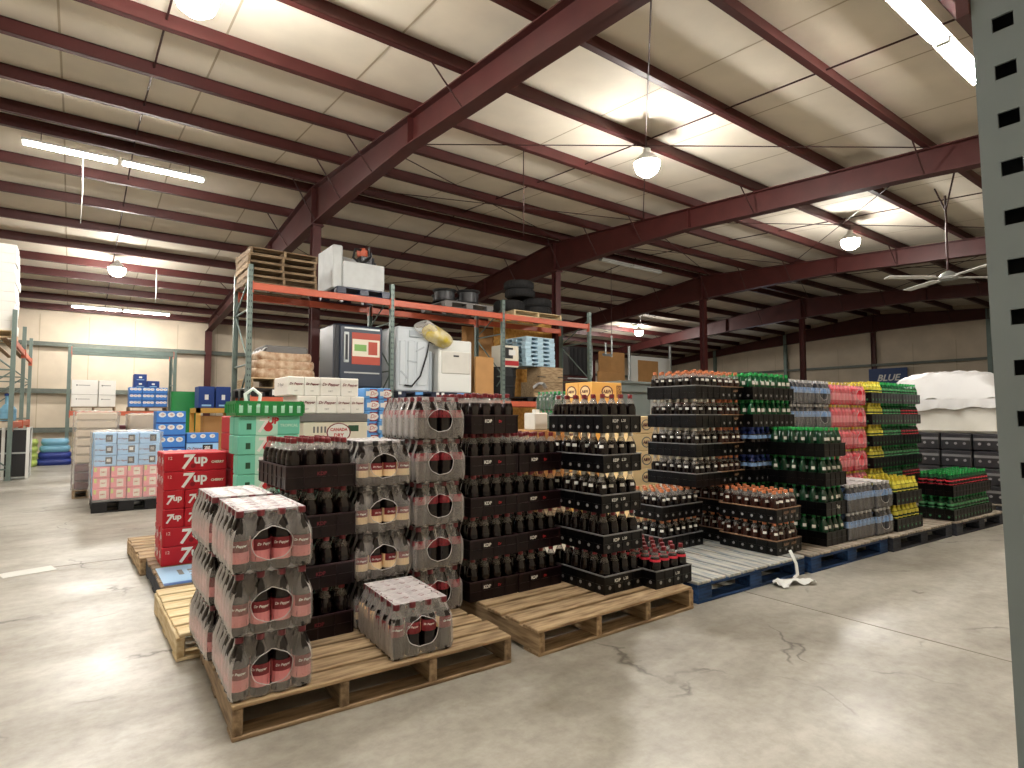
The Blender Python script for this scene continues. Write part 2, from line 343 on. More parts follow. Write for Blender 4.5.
# ceiling fan
t = thing('ceiling_fan', 'white ceiling fan with long blades hanging from a steel rod, right', 'fan', (11.36, 3.41, 3.42))
MB().lathe([(0, -.04), (.13, -.035), (.14, .0), (.1, .06), (.04, .1), (0, .1)], 14).build('motor', 'galv', t)
MB().cyl((0, 0, .08), (0, 0, 1.35), .016, n=6).build('downrod', 'rod', t)
for s in (-1, 1): MB().cyl((0, 0, 1.1), (s * .35, .25 * s, roofz(3.41) - 3.42 + .02), .014, n=5).build('rod_strut', 'rod', t)
for k in range(4):
    a = PI * .797 + k * PI / 2
    o = MB().box(.1, .28, -.015, .015, -.01, 0).box(.25, 1.0, -.07, .07, -.008, .004).build('blade', 'white_paint', t); o.rotation_euler = (.1, 0, a)
# loose cables hanging from the roof
for (x, y, za, zb, l) in ((5.4, 7.0, roofz(7.0), 3.9, 'thin dark cable hanging beside the first big rafter, upper centre'), (-.02, 11.6, 5.3, 4.25, 'thin pale cord hanging under the ridge strip lamps, left'), (1.55, 17.2, 4.85, 4.0, 'short white pipe hanging beside the back left round lamp')):
    tag(MB().tube([(0, 0, za), (.012, .01, (za + zb) / 2), (.0, .0, zb)], .012 if 'pipe' in l else .007, n=5).build('hanging_cable', 'white_paint' if 'pale' in l or 'pipe' in l else 'rod', None, (x, y, 0)), l, 'cable')
# ================================================================== PALLETS
PC = {}
def bx(name, m, sx, sy, sz):
    k = (name, m, round(sx, 3), round(sy, 3), round(sz, 3))
    if k not in PC: PC[k] = boxd(name, m, -sx / 2, sx / 2, -sy / 2, sy / 2, 0, sz, min(.004, sz * .2))
    return PC[k]
def bxy(name, m, sx, sy, sz):
    """like bx, but the long way (wood grain) runs along y: built along x and turned by the caller"""
    return bx(name, m, sy, sx, sz)
def pallet(label, x, y, z=0.0, rz=0.0, w=1.22, d=.91, wood='wood_tan', deck=None, h=.13, nb=7, group='wooden pallets', jit=.004, ns=4, gaps=()):
    """stringer pallet: stringers run along local y, boards along local x; (x, y) is the middle of its front edge"""
    deck = deck or wood; t = thing('wooden_pallet', label, 'pallet', (x, y, z), rz, group)
    tb = .017; bw = d / nb * .84
    for i in range(ns):
        add('stringer', bxy('stringer', wood, .038, d, h - 2 * tb), t, (-w / 2 + .019 + i * (w - .038) / (ns - 1), d / 2, tb), rot=(0, 0, PI / 2))
    for i in range(nb):
        if i in gaps: continue
        yy = bw / 2 + i * (d - bw) / (nb - 1)
        o = add('deck_board', bx('deck_board', deck, w, bw, tb), t, (RN.uniform(-jit, jit) * 2, yy, h - tb), rot=(0, 0, RN.uniform(-jit, jit)))
    for yy in (bw / 2, d / 2, d - bw / 2): add('bottom_board', bx('bottom_board', wood, w, bw, tb), t, (0, yy, 0), rz=RN.uniform(-jit, jit))
    return t
def block_pallet(label, x, y, z=0.0, rz=0.0, w=1.22, d=1.02, wood='wood_blue', deck='wood_worn', h=.135, nb=8, group='block pallets in the bottle row'):
    t = thing('block_pallet', label, 'pallet', (x, y, z), rz, group)
    tb = .018; bl = h - 3 * tb
    for i in range(3):
        for j in range(3):
            add('block', bx('block', wood, .14, .12, bl), t, (-w / 2 + .07 + i * (w - .14) / 2, .06 + j * (d - .12) / 2, tb))
    for j in range(3):
        add('stringer_board', bx('stringer_board', wood, w, .12, tb), t, (0, .06 + j * (d - .12) / 2, h - 2 * tb))
        add('bottom_board', bx('bottom_board', wood, w, .12, tb), t, (0, .06 + j * (d - .12) / 2, 0))
    bw = w / nb * .84
    for i in range(nb): add('deck_board', bxy('deck_board', deck, bw, d, tb), t, (-w / 2 + bw / 2 + i * (w - bw) / (nb - 1), d / 2 + RN.uniform(-.006, .002), h - tb), rot=(0, 0, PI / 2 + RN.uniform(-.004, .004)))
    return t
def plastic_pallet(label, x, y, z, rz=0.0, w=1.2, d=1.0, m='pl_black', h=.14, group='plastic pallets on the rack'):
    t = thing('plastic_pallet', label, 'pallet', (x, y, z), rz, group)
    add('deck', bx('deck', m, w, d, .03), t, (0, d / 2, h - .03))
    for i in range(3):
        for j in range(3): add('foot', bx('foot', m, .16, .16, h - .04), t, (-w / 2 + .08 + i * (w - .16) / 2, .08 + j * (d - .16) / 2, .01))
    for j in range(3): add('runner', bx('runner', m, w, .12, .012), t, (0, .07 + j * (d - .14) / 2, 0))
    return t
# ================================================================== BOTTLES
BP = .0755                    # spacing of bottles in a shrink pack
TPX = .0805                   # spacing in a plastic tray
PROF = [(.0, .0), (.027, .0), (.0355, .01), (.0362, .05), (.0352, .078), (.0362, .13), (.0335, .152), (.027, .172), (.0185, .192), (.0138, .201), (.0138, .212)]
CAPP = [(.0146, .205), (.0152, .207), (.0152, .2255), (.013, .229), (.0, .229)]
def liquid(name, rgb, rough=.12): return mat(name, rgb, rough, spec=.4)
liquid('q_cola', (16, 9, 9)); liquid('q_root', (46, 20, 14)); liquid('q_green', (14, 74, 42)); liquid('q_dkgreen', (16, 54, 34)); liquid('q_blue', (30, 48, 110)); liquid('q_red', (196, 28, 52)); liquid('q_yel', (60, 92, 30)); liquid('q_pale', (44, 46, 54))
for n, c in dict(c_red=(112, 20, 30), c_maroon=(104, 30, 40), c_white=(232, 228, 218), c_orange=(204, 122, 80), c_green=(30, 158, 76), c_blue=(56, 82, 170), c_yellow=(226, 208, 70), c_black=(28, 26, 28), c_clear=(206, 208, 212)).items(): mat(n, c, .4)
for n, c in dict(l_pink=(212, 132, 136), l_dred=(116, 20, 32), l_cream=(232, 206, 164), l_mar=(122, 52, 58), glint_white=(222, 222, 218), l_blue=(120, 156, 204), l_red=(200, 40, 60), l_yel=(214, 206, 70), l_green=(70, 150, 98), l_rosy=(232, 120, 132)).items(): mat(n, c, .42)
BST = {  # liquid, neck, cap, label colour, label z range, panel colour on the label (white panels on liquid-coloured bands: painted shoulder glints)
    'pink': ('q_cola', 'q_cola', 'c_maroon', 'l_pink', .04, .122, 'l_dred'), 'cream': ('q_cola', 'q_cola', 'c_black', 'l_cream', .05, .118, 'l_dred'),
    'short': ('q_cola', 'clear_neck', 'c_maroon', 'l_cream', .1, .148, 'l_dred'), 'mar': ('q_cola', 'q_cola', 'c_maroon', 'l_mar', .118, .158, 'l_dred'),
    'cola': ('q_cola', 'clear_neck', 'c_red', None, 0, 0, None), 'colaw': ('q_cola', 'clear_neck', 'c_white', 'q_cola', .14, .158, 'glint_white'), 'colao': ('q_cola', 'clear_neck', 'c_orange', 'q_cola', .14, .158, 'glint_white'),
    'colar': ('q_cola', 'clear_neck', 'c_red', 'l_red', .15, .164, None),
    'root': ('q_root', 'clear_neck', 'c_orange', 'q_root', .138, .156, 'glint_white'), 'green': ('q_green', 'q_green', 'c_green', 'q_green', .125, .155, 'glint_white'), 'dgreen': ('q_dkgreen', 'q_dkgreen', 'c_green', 'q_dkgreen', .125, .15, 'glint_white'),
    'blue': ('q_cola', 'q_blue', 'c_blue', 'l_blue', .13, .16, None), 'waterb': ('q_pale', 'q_pale', 'c_clear', 'l_blue', .108, .16, None), 'rosy': ('q_red', 'l_rosy', 'c_yellow', 'l_rosy', .05, .17, 'l_red'),
    'yel': ('q_dkgreen', 'l_yel', 'c_yellow', 'l_yel', .11, .168, None), 'grr': ('q_cola', 'q_green', 'c_green', 'l_red', .11, .155, None), 'grn2': ('q_dkgreen', 'q_green', 'c_green', 'l_green', .11, .16, None)}
BM = {}
def bottle_meshes(st):
    if st in BM: return BM[st]
    q, nk, cp, lb, z0, z1, pn = BST[st]; N = 10
    body = MB().lathe(PROF, N, [0] * 6 + [0, 1, 1, 1]).data('bottle', [q, nk])
    cap = MB().lathe(CAPP, N).data('cap', cp); lab = None
    if lb:
        b = MB(); n = 16; rr = lambda z: float(np.interp(z, [p[1] for p in PROF], [p[0] for p in PROF])) + .0007
        hs = [z0, (z0 + z1) / 2, z1]
        for k in range(2):
            for i in range(n):
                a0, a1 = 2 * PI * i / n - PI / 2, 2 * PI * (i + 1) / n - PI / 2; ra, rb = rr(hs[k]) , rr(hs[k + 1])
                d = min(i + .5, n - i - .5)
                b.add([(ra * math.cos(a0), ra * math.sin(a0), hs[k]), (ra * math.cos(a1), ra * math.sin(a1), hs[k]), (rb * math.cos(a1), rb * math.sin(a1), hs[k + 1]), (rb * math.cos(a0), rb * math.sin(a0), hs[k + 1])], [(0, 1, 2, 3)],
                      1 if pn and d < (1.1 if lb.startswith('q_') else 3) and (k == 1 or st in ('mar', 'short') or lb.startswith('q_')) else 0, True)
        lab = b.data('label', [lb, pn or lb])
    BM[st] = (body, cap, lab); return BM[st]
def bottle_parts(st, parent, loc, rz=0.0, name='bottle', script=None):
    body, cap, lab = bottle_meshes(st)
    o = add(name, body, parent, loc, rz); add('cap', cap, o)
    if lab: add('label', lab, o)  # a liquid-coloured band only carries a painted glint, no printed label
    if script: add('label_print', script, o, (0, 0, BST[st][5] - .018))
    return o
# ------------------------------------------------------------------ shrink-wrapped packs
PW, PDP, PH = 4 * BP, 6 * BP, .2285
def film_mesh():
    w, d = PW / 2 - .0005, PDP / 2 - .0005
    zs = [.004, .012, .05, .1, .14, .162, .185, .208, .2285]; ins = [.006, .0, .0, .0, .001, .008, .018, .024, .026]
    def insz(z): return float(np.interp(z, zs, ins))
    def scal(u, n, z):
        t = abs(math.sin(PI * n * u)); return (1 - t) * (.010 + .008 * min(1, max(0, (z - .12) / .08)))
    def S(side, u, v):
        z = .004 + v * (PH - .004); i = insz(z)
        if side in (0, 2): q = i + scal(u, 4, z); x = -w + i + u * 2 * (w - i); return (x, -d + q, z) if side == 0 else (-x, d - q, z)
        q = i + scal(u, 6, z); y = -d + i + u * 2 * (d - i); return (w - q, y, z) if side == 1 else (-w + q, -y, z)
    b = MB()
    for s in (1, 3): b.grid(lambda u, v: S(s, u, v), 36, 9, 0)
    rims = []
    for s in (0, 2):       # ends with the oval hole
        N = 40; vs = []; K = 6
        hole = [(.5 + (.25 + .005 * math.sin(i * 1.1)) * math.cos(2 * PI * i / N), .44 + (.27 + .007 * math.cos(i * 1.3)) * math.sin(2 * PI * i / N)) for i in range(N)]
        for k in range(K + 1):
            t = k / K
            for i in range(N):
                c, sn = math.cos(2 * PI * i / N), math.sin(2 * PI * i / N); mm = .5 / max(abs(c), abs(sn))
                u, v = hole[i][0] * (1 - t) + (.5 + c * mm) * t, hole[i][1] * (1 - t) + (.5 + sn * mm) * t
                vs.append(S(s, min(1, max(0, u)), min(1, max(0, v))))
        b.add(vs, [(k * N + i, k * N + (i + 1) % N, (k + 1) * N + (i + 1) % N, (k + 1) * N + i) for k in range(K) for i in range(N)], 0, True)
        rims.append([S(s, u, v) for u, v in hole])
    tw, td = w - .026, d - .026
    def top(u, v):
        x, y = -tw + u * 2 * tw, -td + v * 2 * td
        g = lambda t: abs(math.cos(PI * t)) ** 2
        bx_, by_ = (x / BP), ((y / BP))
        dip = .03 * (1 - (.45 + .55 * abs(math.sin(PI * (bx_))) ** .8) * (abs(math.sin(PI * (by_))) ** .8))
        edge = min(1, min(u, 1 - u, v, 1 - v) / .02)
        return (x, y, PH + .0015 - dip * edge * .55)
    b.grid(top, 32, 48, 1)
    return b.data('shrink_film', ['film', 'film_top']), [MB().tube([Vector(p) + Vector((0, (-.001, .001)[k], 0)) for p in r], .0016, n=5, closed=True).data('film_hole_edge', 'film_rim') for k, r in enumerate(rims)]
FILM, RIMS = film_mesh()
FILM_FAR = FILM.copy(); FILM_FAR.materials[0] = MATS['film_far']
NAMES = ('soda_pack', 'shrink-wrapped')
def pack(label, st, x, y, z, rz=0.0, full=True, group=None, script=None):
    """(x, y) is the middle of the pack"""
    t = thing('soda_pack', label, 'soda pack', (x, y, z), rz, group)
    for i in range(4):
        for j in range(6):
            if not full and 0 < i < 3 and 0 < j < 5: continue
            bottle_parts(st, t, ((i - 1.5) * BP, (j - 2.5) * BP, .0), RN.uniform(-.7, .7) if j else RN.uniform(-.35, .35), script=script if (j == 0) else None)
    f = add('shrink_film', FILM_FAR if st in ('waterb', 'rosy', 'green') else FILM, t)
    for r in RIMS: add('film_hole_edge', r, f)
    return t
# ------------------------------------------------------------------ half-depth plastic trays with loose bottles
TW, TD, TH = 4 * TPX + .006, 6 * TPX + .006, .108
TRM = {}
def tray_meshes(body, rim, vent_glint):
    k = (body, rim, vent_glint)
    if k in TRM: return TRM[k]
    b = MB(); w, d, th = TW / 2, TD / 2, .004
    b.box(-w + .002, w - .002, -d + .002, d - .002, 0, .006)
    prof = [(0, .0), (.0, .05), (.003, TH)]
    for (xa, xb, ya, yb) in ((-w, w, -d, -d + th), (-w, w, d - th, d), (-w, -w + th, -d, d), (w - th, w, -d, d)): b.box(xa, xb, ya, yb, 0, TH)
    for i in range(5):
        x = (i - 2) * TPX
        for s in (-1, 1): b.box(x - .005, x + .005, s * d - .0035, s * d + .0035, .004, TH - .004)
    for j in range(7):
        y = (j - 3) * TPX
        for s in (-1, 1): b.box(s * w - .0035, s * w + .0035, y - .005, y + .005, .004, TH - .004)
    for s in (-1, 1):
        b.box(-w - .003, w + .003, s * d - .003, s * d + .003, .048, .054); b.box(s * w - .003, s * w + .003, -d, d, .048, .054)
    for i in range(3): b.box((i - 1) * TPX - .001, (i - 1) * TPX + .001, -d, d, .006, .07)
    for j in range(5): b.box(-w, w, (j - 2) * TPX - .001, (j - 2) * TPX + .001, .006, .07)
    shell = b.data('tray_shell', body)
    r = MB()
    for (xa, xb, ya, yb) in ((-w - .005, w + .005, -d - .005, -d + .004), (-w - .005, w + .005, d - .004, d + .005), (-w - .005, -w + .004, -d, d), (w - .004, w + .005, -d, d)): r.box(xa, xb, ya, yb, TH - .006, TH + .001)
    rimd = r.data('tray_rim', rim)  # grey rims carry the highlight along the lip in their colour
    v = MB()  # pale discs: gleam of bottle bases through the holes, put into colour
    for i in range(4):
        for s in (-1, 1):
            x = (i - 1.5) * TPX; v.cyl((x, s * (d - .001), .036), (x, s * (d + .0012), .036), .011, n=8)
    for j in range(6):
        for s in (-1, 1):
            y = (j - 2.5) * TPX; v.cyl((s * (w - .001), y, .036), (s * (w + .0012), y, .036), .011, n=8)
    vd = v.data('hole_glints', vent_glint)
    if vent_glint == body: vd = None
    TRM[k] = (shell, rimd, vd); return TRM[k]
STUFF = {}; CAND = []
KIND = {'cola': ('cola_bottle', 'cola bottle'), 'colaw': ('cola_bottle', 'cola bottle'), 'colao': ('cola_bottle', 'cola bottle'), 'colar': ('cola_bottle', 'cola bottle'), 'root': ('root_beer_bottle', 'root beer bottle'),
        'green': ('green_soda_bottle', 'green bottle'), 'dgreen': ('green_soda_bottle', 'green bottle'), 'blue': ('blue_capped_bottle', 'blue-capped bottle')}
RWN = ['front', 'second', 'third', 'fourth', 'fifth', 'rear']; CLN = ['leftmost', 'second from left', 'third from left', 'fourth from left', 'fifth from left', 'sixth from left']
def tray(label, tdesc, st, x, y, z, rz=0.0, look=('tray_black', 'rim_grey', 'vent_glint'), show='FL', prints=(), group=None):
    """(x, y) middle of the tray. show: F front (-y) row, L left (-x) row, T every bottle may be an individual"""
    t = thing('bottle_tray', label, 'tray', (x, y, z), rz, group)
    sh, ri, vn = tray_meshes(*look); add('tray_shell', sh, t); add('tray_rim', ri, t)
    if vn: add('hole_glints', vn, t)['kind'] = 'stuff'
    for (s, size, m, u, zz, face) in prints:
        me = text(s, size, m, bold=size * .03)
        if face == 'y': add('tray_print', me, t, (u, -TD / 2 - .0042, zz))
    c, s_ = math.cos(rz), math.sin(rz)
    turned = abs(s_) > .7
    for i in range(4):
        for j in range(6):
            lx, ly = (i - 1.5) * TPX, (j - 2.5) * TPX
            wx, wy = x + lx * c - ly * s_, y + lx * s_ + ly * c
            row, col = (i, 5 - j) if turned else (j, i)
            p = (wx, wy, z + .006)
            if st in KIND and ('T' in show or ('F' in show and row == 0) or ('L' in show and col == 0)) and (Vector(p) - CAM).length < 5.9:
                CAND.append(((Vector(p) - CAM).length, st, p, f'{KIND[st][1]}, {RWN[row]} row, {CLN[col]}, {tdesc}', f'bottles in {tdesc}'))
            else: STUFF.setdefault(st, []).append(p)
    return t
LP = .235                      # height of one layer of trays
def flush_stuff():
    n = {}
    for d, st, p, lab, grp in sorted(CAND, key=lambda q: q[0]):
        k = KIND[st][0]; n[k] = n.get(k, 0) + 1
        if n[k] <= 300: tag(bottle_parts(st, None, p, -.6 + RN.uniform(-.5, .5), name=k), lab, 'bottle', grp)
        else: STUFF.setdefault(st, []).append(p)
    print('individual bottles', n)
    for st, pts in STUFF.items():
        q, nk, cp, lb, z0, z1, pn = BST[st]; b = MB()
        pr = [(.027, 0), (.036, .012), (.036, .13), (.027, .172), (.0138, .201)]; b.lathe(pr, 7, [0, 0, 0, 1]); b.lathe([(.0146, .203), (.0152, .229), (0, .229)], 6, [2, 2])
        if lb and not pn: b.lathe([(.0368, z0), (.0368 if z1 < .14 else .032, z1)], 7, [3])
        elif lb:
            a0, a1 = -2.55, -1.75; b.add([(.037 * math.cos(a), .037 * math.sin(a), z) for z in (z0, z1) for a in (a0, (a0 + a1) / 2, a1)], [(0, 1, 4, 3), (1, 2, 5, 4)], 3)  # white quads: shoulder glint painted on the side facing the camera
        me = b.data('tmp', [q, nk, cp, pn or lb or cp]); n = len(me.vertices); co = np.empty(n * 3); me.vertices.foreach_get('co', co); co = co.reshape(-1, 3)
        fs = [tuple(p.vertices) for p in me.polygons]; mi = [p.material_index for p in me.polygons]
        V = np.concatenate([co + np.array(p) for p in pts]); FS = [tuple(i + k * n for i in f) for k in range(len(pts)) for f in fs]
        md = bpy.data.meshes.new('packed_bottles'); md.from_pydata(V.tolist(), [], FS)
        for mm in me.materials: md.materials.append(mm)
        md.polygons.foreach_set('material_index', mi * len(pts)); md.polygons.foreach_set('use_smooth', [True] * len(FS)); md.update()
        bpy.data.meshes.remove(me)
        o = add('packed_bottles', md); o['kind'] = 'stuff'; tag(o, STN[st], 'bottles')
STN = {'cola': 'red-capped cola bottles standing in the inner rows of the black trays', 'colaw': 'white-capped cola bottles in the inner rows of the tall tray stack', 'colao': 'orange-capped cola bottles in the inner rows of the tall tray stack',
       'colar': 'cola bottles with red neck bands inside the single tray', 'root': 'orange-capped root beer bottles in the inner rows of the brown trays', 'green': 'green-capped soda bottles in the inner rows of the tall green stack',
       'dgreen': 'dark green soda bottles in the inner rows of the front green stack', 'blue': 'blue-capped soda bottles in the inner rows under the green trays', 'yel': 'yellow-capped soda bottles in the inner rows of the yellow-labelled trays',
       'grr': 'green-capped red-label bottles in the inner rows of the far right trays', 'grn2': 'green-label soda bottles in the inner rows of the right-hand stacks'}
ORD = ['bottom', 'second', 'third', 'fourth', 'fifth', 'sixth']
def ordn(k, n): return 'top' if k == n - 1 and n > 1 else ('only' if n == 1 else ORD[k] + (' from the bottom' if k else ''))
def ords(k, n): return 'top' if k == n - 1 else 'bottom' if k == 0 else ORD[k] + '-lowest'
def deg(a): return a * PI / 180
# ================================================================== FRONT ROW, FIRST PALLET
A1 = deg(-2.2)
pallet('weathered wooden pallet in front carrying the pink-labelled corner packs', 1.10, 2.335, 0, A1, wood='wood_grey', deck='wood_tan', jit=.008)
S_DP = text('Dr Pepper', .0135, 'ink_white', bend=.0385, shear=.25, bold=.0003)
S_DPm = text('Dr Pepper', .012, 'ink_white', bend=.0385, shear=.25, bold=.0003)
DK = .13
for k in range(3):
    pack(f'pink-labelled cola pack in clear film, {ordn(k, 3)} of the near corner stack', 'pink', .632 + RN.uniform(-.006, .006), 2.585 + RN.uniform(-.006, .006), DK + k * .2305, A1 + deg(RN.uniform(-1.5, 1)), True, 'packs in the corner stack', S_DP)
    pack(f'pink-labelled cola pack, {ordn(k, 3)} of the stack behind the near corner stack', 'pink', .62 + RN.uniform(-.008, .008), 3.055, DK + k * .2305, deg(RN.uniform(-1, 1)), False, 'packs behind the corner stack')
pack('lone cola pack with cream labels and purple-grey film top at the pallet front', 'short', 1.272, 2.575, DK, deg(-3.5), True, None, text('Dr Pepper', .0115, 'ink_white', bend=.0385, shear=.25, bold=.0003))
for k in range(4):
    tray(f'dark maroon bottle tray behind the corner packs, {ordn(k, 4)} of four', f'{ords(k, 4)} maroon tray behind corner packs', 'cola', .953, 3.05, DK + k * LP, deg(RN.uniform(-1, .5)),
         ('tray_maroon', 'rim_dark', 'tray_maroon'), 'T' if k == 3 else 'FL', (('KDP', .024, 'ink_maroon', .0, .068, 'y'),), 'maroon trays on the first pallet')
for k in range(4): pack(f'cream-labelled cola pack with oval film hole, {ordn(k, 4)} of four', 'cream', 1.279, 3.035 + RN.uniform(-.006, .006), DK + k * .2295, deg(RN.uniform(-1.2, .8)), True, 'cream-labelled packs', S_DPm)
for k in range(5): pack(f'dark film-wrapped cola pack with maroon labels, {ordn(k, 5)} of five', 'mar', 1.594 + RN.uniform(-.008, .006), 3.02 + RN.uniform(-.008, .008), DK + k * .2295, deg(RN.uniform(-1.2, .8)), True, 'maroon-labelled packs')
# ------------------------------------------------------------------ second pallet
pallet('tan wooden pallet with open deck in front of the stacked black cola trays', 2.465, 2.285, 0, deg(.3), wood='wood_tan', h=.132, nb=6, jit=.005)
KDPt = (('KDP', .026, 'ink_white', -.05, .072, 'y'), ('Dr', .02, 'ink_red', .035, .07, 'y'))
for c, (x, n) in enumerate(((1.972, 5), (2.308, 4))):
    for k in range(n):
        tray(f'maroon-black cola tray, {ordn(k, n)} of the {("left five-high", "right four-high")[c]} stack', f'{ords(k, n)} tray of {("left five-high", "right four-high")[c]} stack', 'cola', x + RN.uniform(-.004, .004), 3.075 + RN.uniform(-.006, .006), DK + .002 + k * LP, deg(RN.uniform(-.7, .7)),
             ('tray_maroon', 'rim_dark', 'tray_maroon'), 'T' if k == n - 1 else 'F', KDPt, 'maroon-black trays on the second pallet')
for k in range(5):
    tray(f'black cola tray with pale rim, {ordn(k, 5)} of the front stack', f'{ords(k, 5)} pale-rimmed tray', 'cola' if k in (4,) else 'colaw' if k in (2, 3) else 'cola', 2.668 + RN.uniform(-.006, .006), 2.73 + RN.uniform(-.006, .006), DK + .002 + k * LP, deg(RN.uniform(-1, 1)),
         ('tray_black', 'rim_grey', 'vent_glint'), 'T' if k == 4 else 'FL', (('KDP', .026, 'ink_white', -.06, .072, 'y'), ('L 20', .022, 'ink_white', .01, .074, 'y')), 'pale-rimmed trays on the second pallet')
tray('low single black tray of cola bottles with red neck bands at pallet corner', 'low single tray with red neck bands', 'colar', 3.005, 2.62, DK + .002, deg(-1), ('tray_black', 'rim_grey', 'vent_glint'), 'T', (('L 20', .022, 'ink_white', .03, .072, 'y'),))
# ------------------------------------------------------------------ third pallet: blue, root beer in front, tall cola stacks behind
block_pallet('blue block pallet with pale worn deck under the root beer trays', 3.78, 2.3, 0, deg(-1.6), 1.24, 1.05)
D3 = .137
for k in range(2):
    tray(f'brown root beer tray with tan rim, {("lower", "upper")[k]} of the front two', f'{("lower", "upper")[k]} front brown tray', 'root', 4.382, 2.63, D3 + k * LP, deg(-2 + k), ('tray_black', 'rim_tan', 'vent_glint'), 'T' if k else 'FL', (('A&W', .03, 'rim_tan', -.04, .072, 'y'), ('A&W', .03, 'rim_tan', .06, .072, 'y')), 'root beer trays in front')
for k in range(2):
    tray(f'black cola tray set sideways, {("lower", "upper")[k]} of two left of the root beer', f'{("lower", "upper")[k]} sideways black tray', 'colao', 3.868, 3.13, D3 + k * LP, PI / 2, ('tray_black', 'rim_grey', 'vent_glint'), 'T' if k else 'FL', (), 'sideways cola trays')
for k in range(6):
    xx = RN.uniform(-.006, .006)
    if k > 1:
        tray(f'black cola tray, {ordn(k, 6)} of the tall six-high white-capped stack', f'{ords(k, 6)} tray of six-high cola stack', 'colaw' if k < 5 else 'colao', 4.135 + xx, 3.15, D3 + k * LP, deg(RN.uniform(-.8, .8)), ('tray_black', 'rim_grey', 'tray_black'), 'T' if k == 5 else 'FL', (), 'trays of the tall cola stack')
    elif k < 2: pass
    tray(f'root beer tray with tan rim, {ordn(k, 6)} of the six-high stack behind', f'{ords(k, 6)} tray of tall tan-rimmed stack', 'root', 4.467 + xx, 3.15, D3 + k * LP, deg(RN.uniform(-.8, .8)), ('tray_black', 'rim_tan', 'vent_glint'), 'T' if k == 5 else 'F', (('A&W', .028, 'rim_tan', .05, .072, 'y'),), 'trays of the tall root beer stack')
# ------------------------------------------------------------------ fourth pallet
block_pallet('dark blue block pallet under the tall green bottle stack', 5.06, 2.235, 0, deg(-2.2), 1.22, 1.05, 'wood_blue', 'wood_wornd')
for k in range(4):
    tray(f'black tray of dark green bottles, {ordn(k, 4)} of the front green stack', f'{ords(k, 4)} tray of front green stack', 'dgreen', 4.99 + RN.uniform(-.006, .006), 2.56, D3 + k * LP, deg(-1.5 + RN.uniform(-.6, .6)), ('tray_black', 'tray_black', 'tray_black'), 'T' if k == 3 else 'FL', (('7up', .04, 'ink_white', .02, .066, 'y'),) if k == 1 else (), 'trays of the front green stack')
for c, x in enumerate((4.80, 5.135)):
    for k in range(6):
        st = 'blue' if c == 0 and k in (2, 3) else 'green'
        if c == 1 and k < 3: continue
        tray(f'tray of {"blue" if st == "blue" else "green"}-capped bottles, {ordn(k, 6)} of the {("left", "right")[c]} rear green column', f'{ords(k, 6)} tray of {("left", "right")[c]} rear green column', st, x, 3.06, D3 + k * LP, deg(RN.uniform(-.7, .7)), ('tray_black', 'tray_black', 'vent_glint'), 'T' if k == 5 else 'F', (), 'trays of the rear green columns')
for k in range(2):
    pack(f'film-wrapped pack of blue-labelled bottles lying long side out, {("lower", "upper")[k]} front', 'waterb', 5.385, 2.43, D3 + k * .2295, PI / 2 + deg(-2), False, 'blue-labelled packs in front')
    pack(f'film-wrapped blue-labelled pack with oval hole, {("lower", "upper")[k]} beside the yellow trays', 'waterb', 5.765, 2.475, D3 + k * .2295, deg(-2), False, 'blue-labelled packs in front')
for k in range(6):
    if k < 3: continue
    pack(f'blue-labelled film pack long side out, {ordn(k, 6)} of the rear blue stack', 'waterb', 5.555, 3.0, D3 + k * .2295 - .0, PI / 2, False, 'blue-labelled packs behind')
    pack(f'blue-labelled film pack with oval hole, {ordn(k, 6)} of the rear blue stack', 'waterb', 5.945, 3.07, D3 + k * .2295, 0, False, 'blue-labelled packs behind')
# supports of the upper rear layers (the hidden lower layers show their edge past the front stacks)
for k in range(3):
    pack(f'blue-labelled film pack in the hidden lower rear stack, {ORD[k]} layer', 'waterb', 5.555, 3.0, D3 + k * .2295, PI / 2, False, 'blue-labelled packs behind')
    pack(f'blue-labelled film pack end-on in the hidden lower rear stack, {ORD[k]} layer', 'waterb', 5.945, 3.07, D3 + k * .2295, 0, False, 'blue-labelled packs behind')
    tray(f'black tray low in the right rear green column, {ORD[k]} layer', '', 'green', 5.135, 3.06, D3 + k * LP, 0, ('tray_black', 'tray_black', 'vent_glint'), '', (), 'trays of the rear green columns')
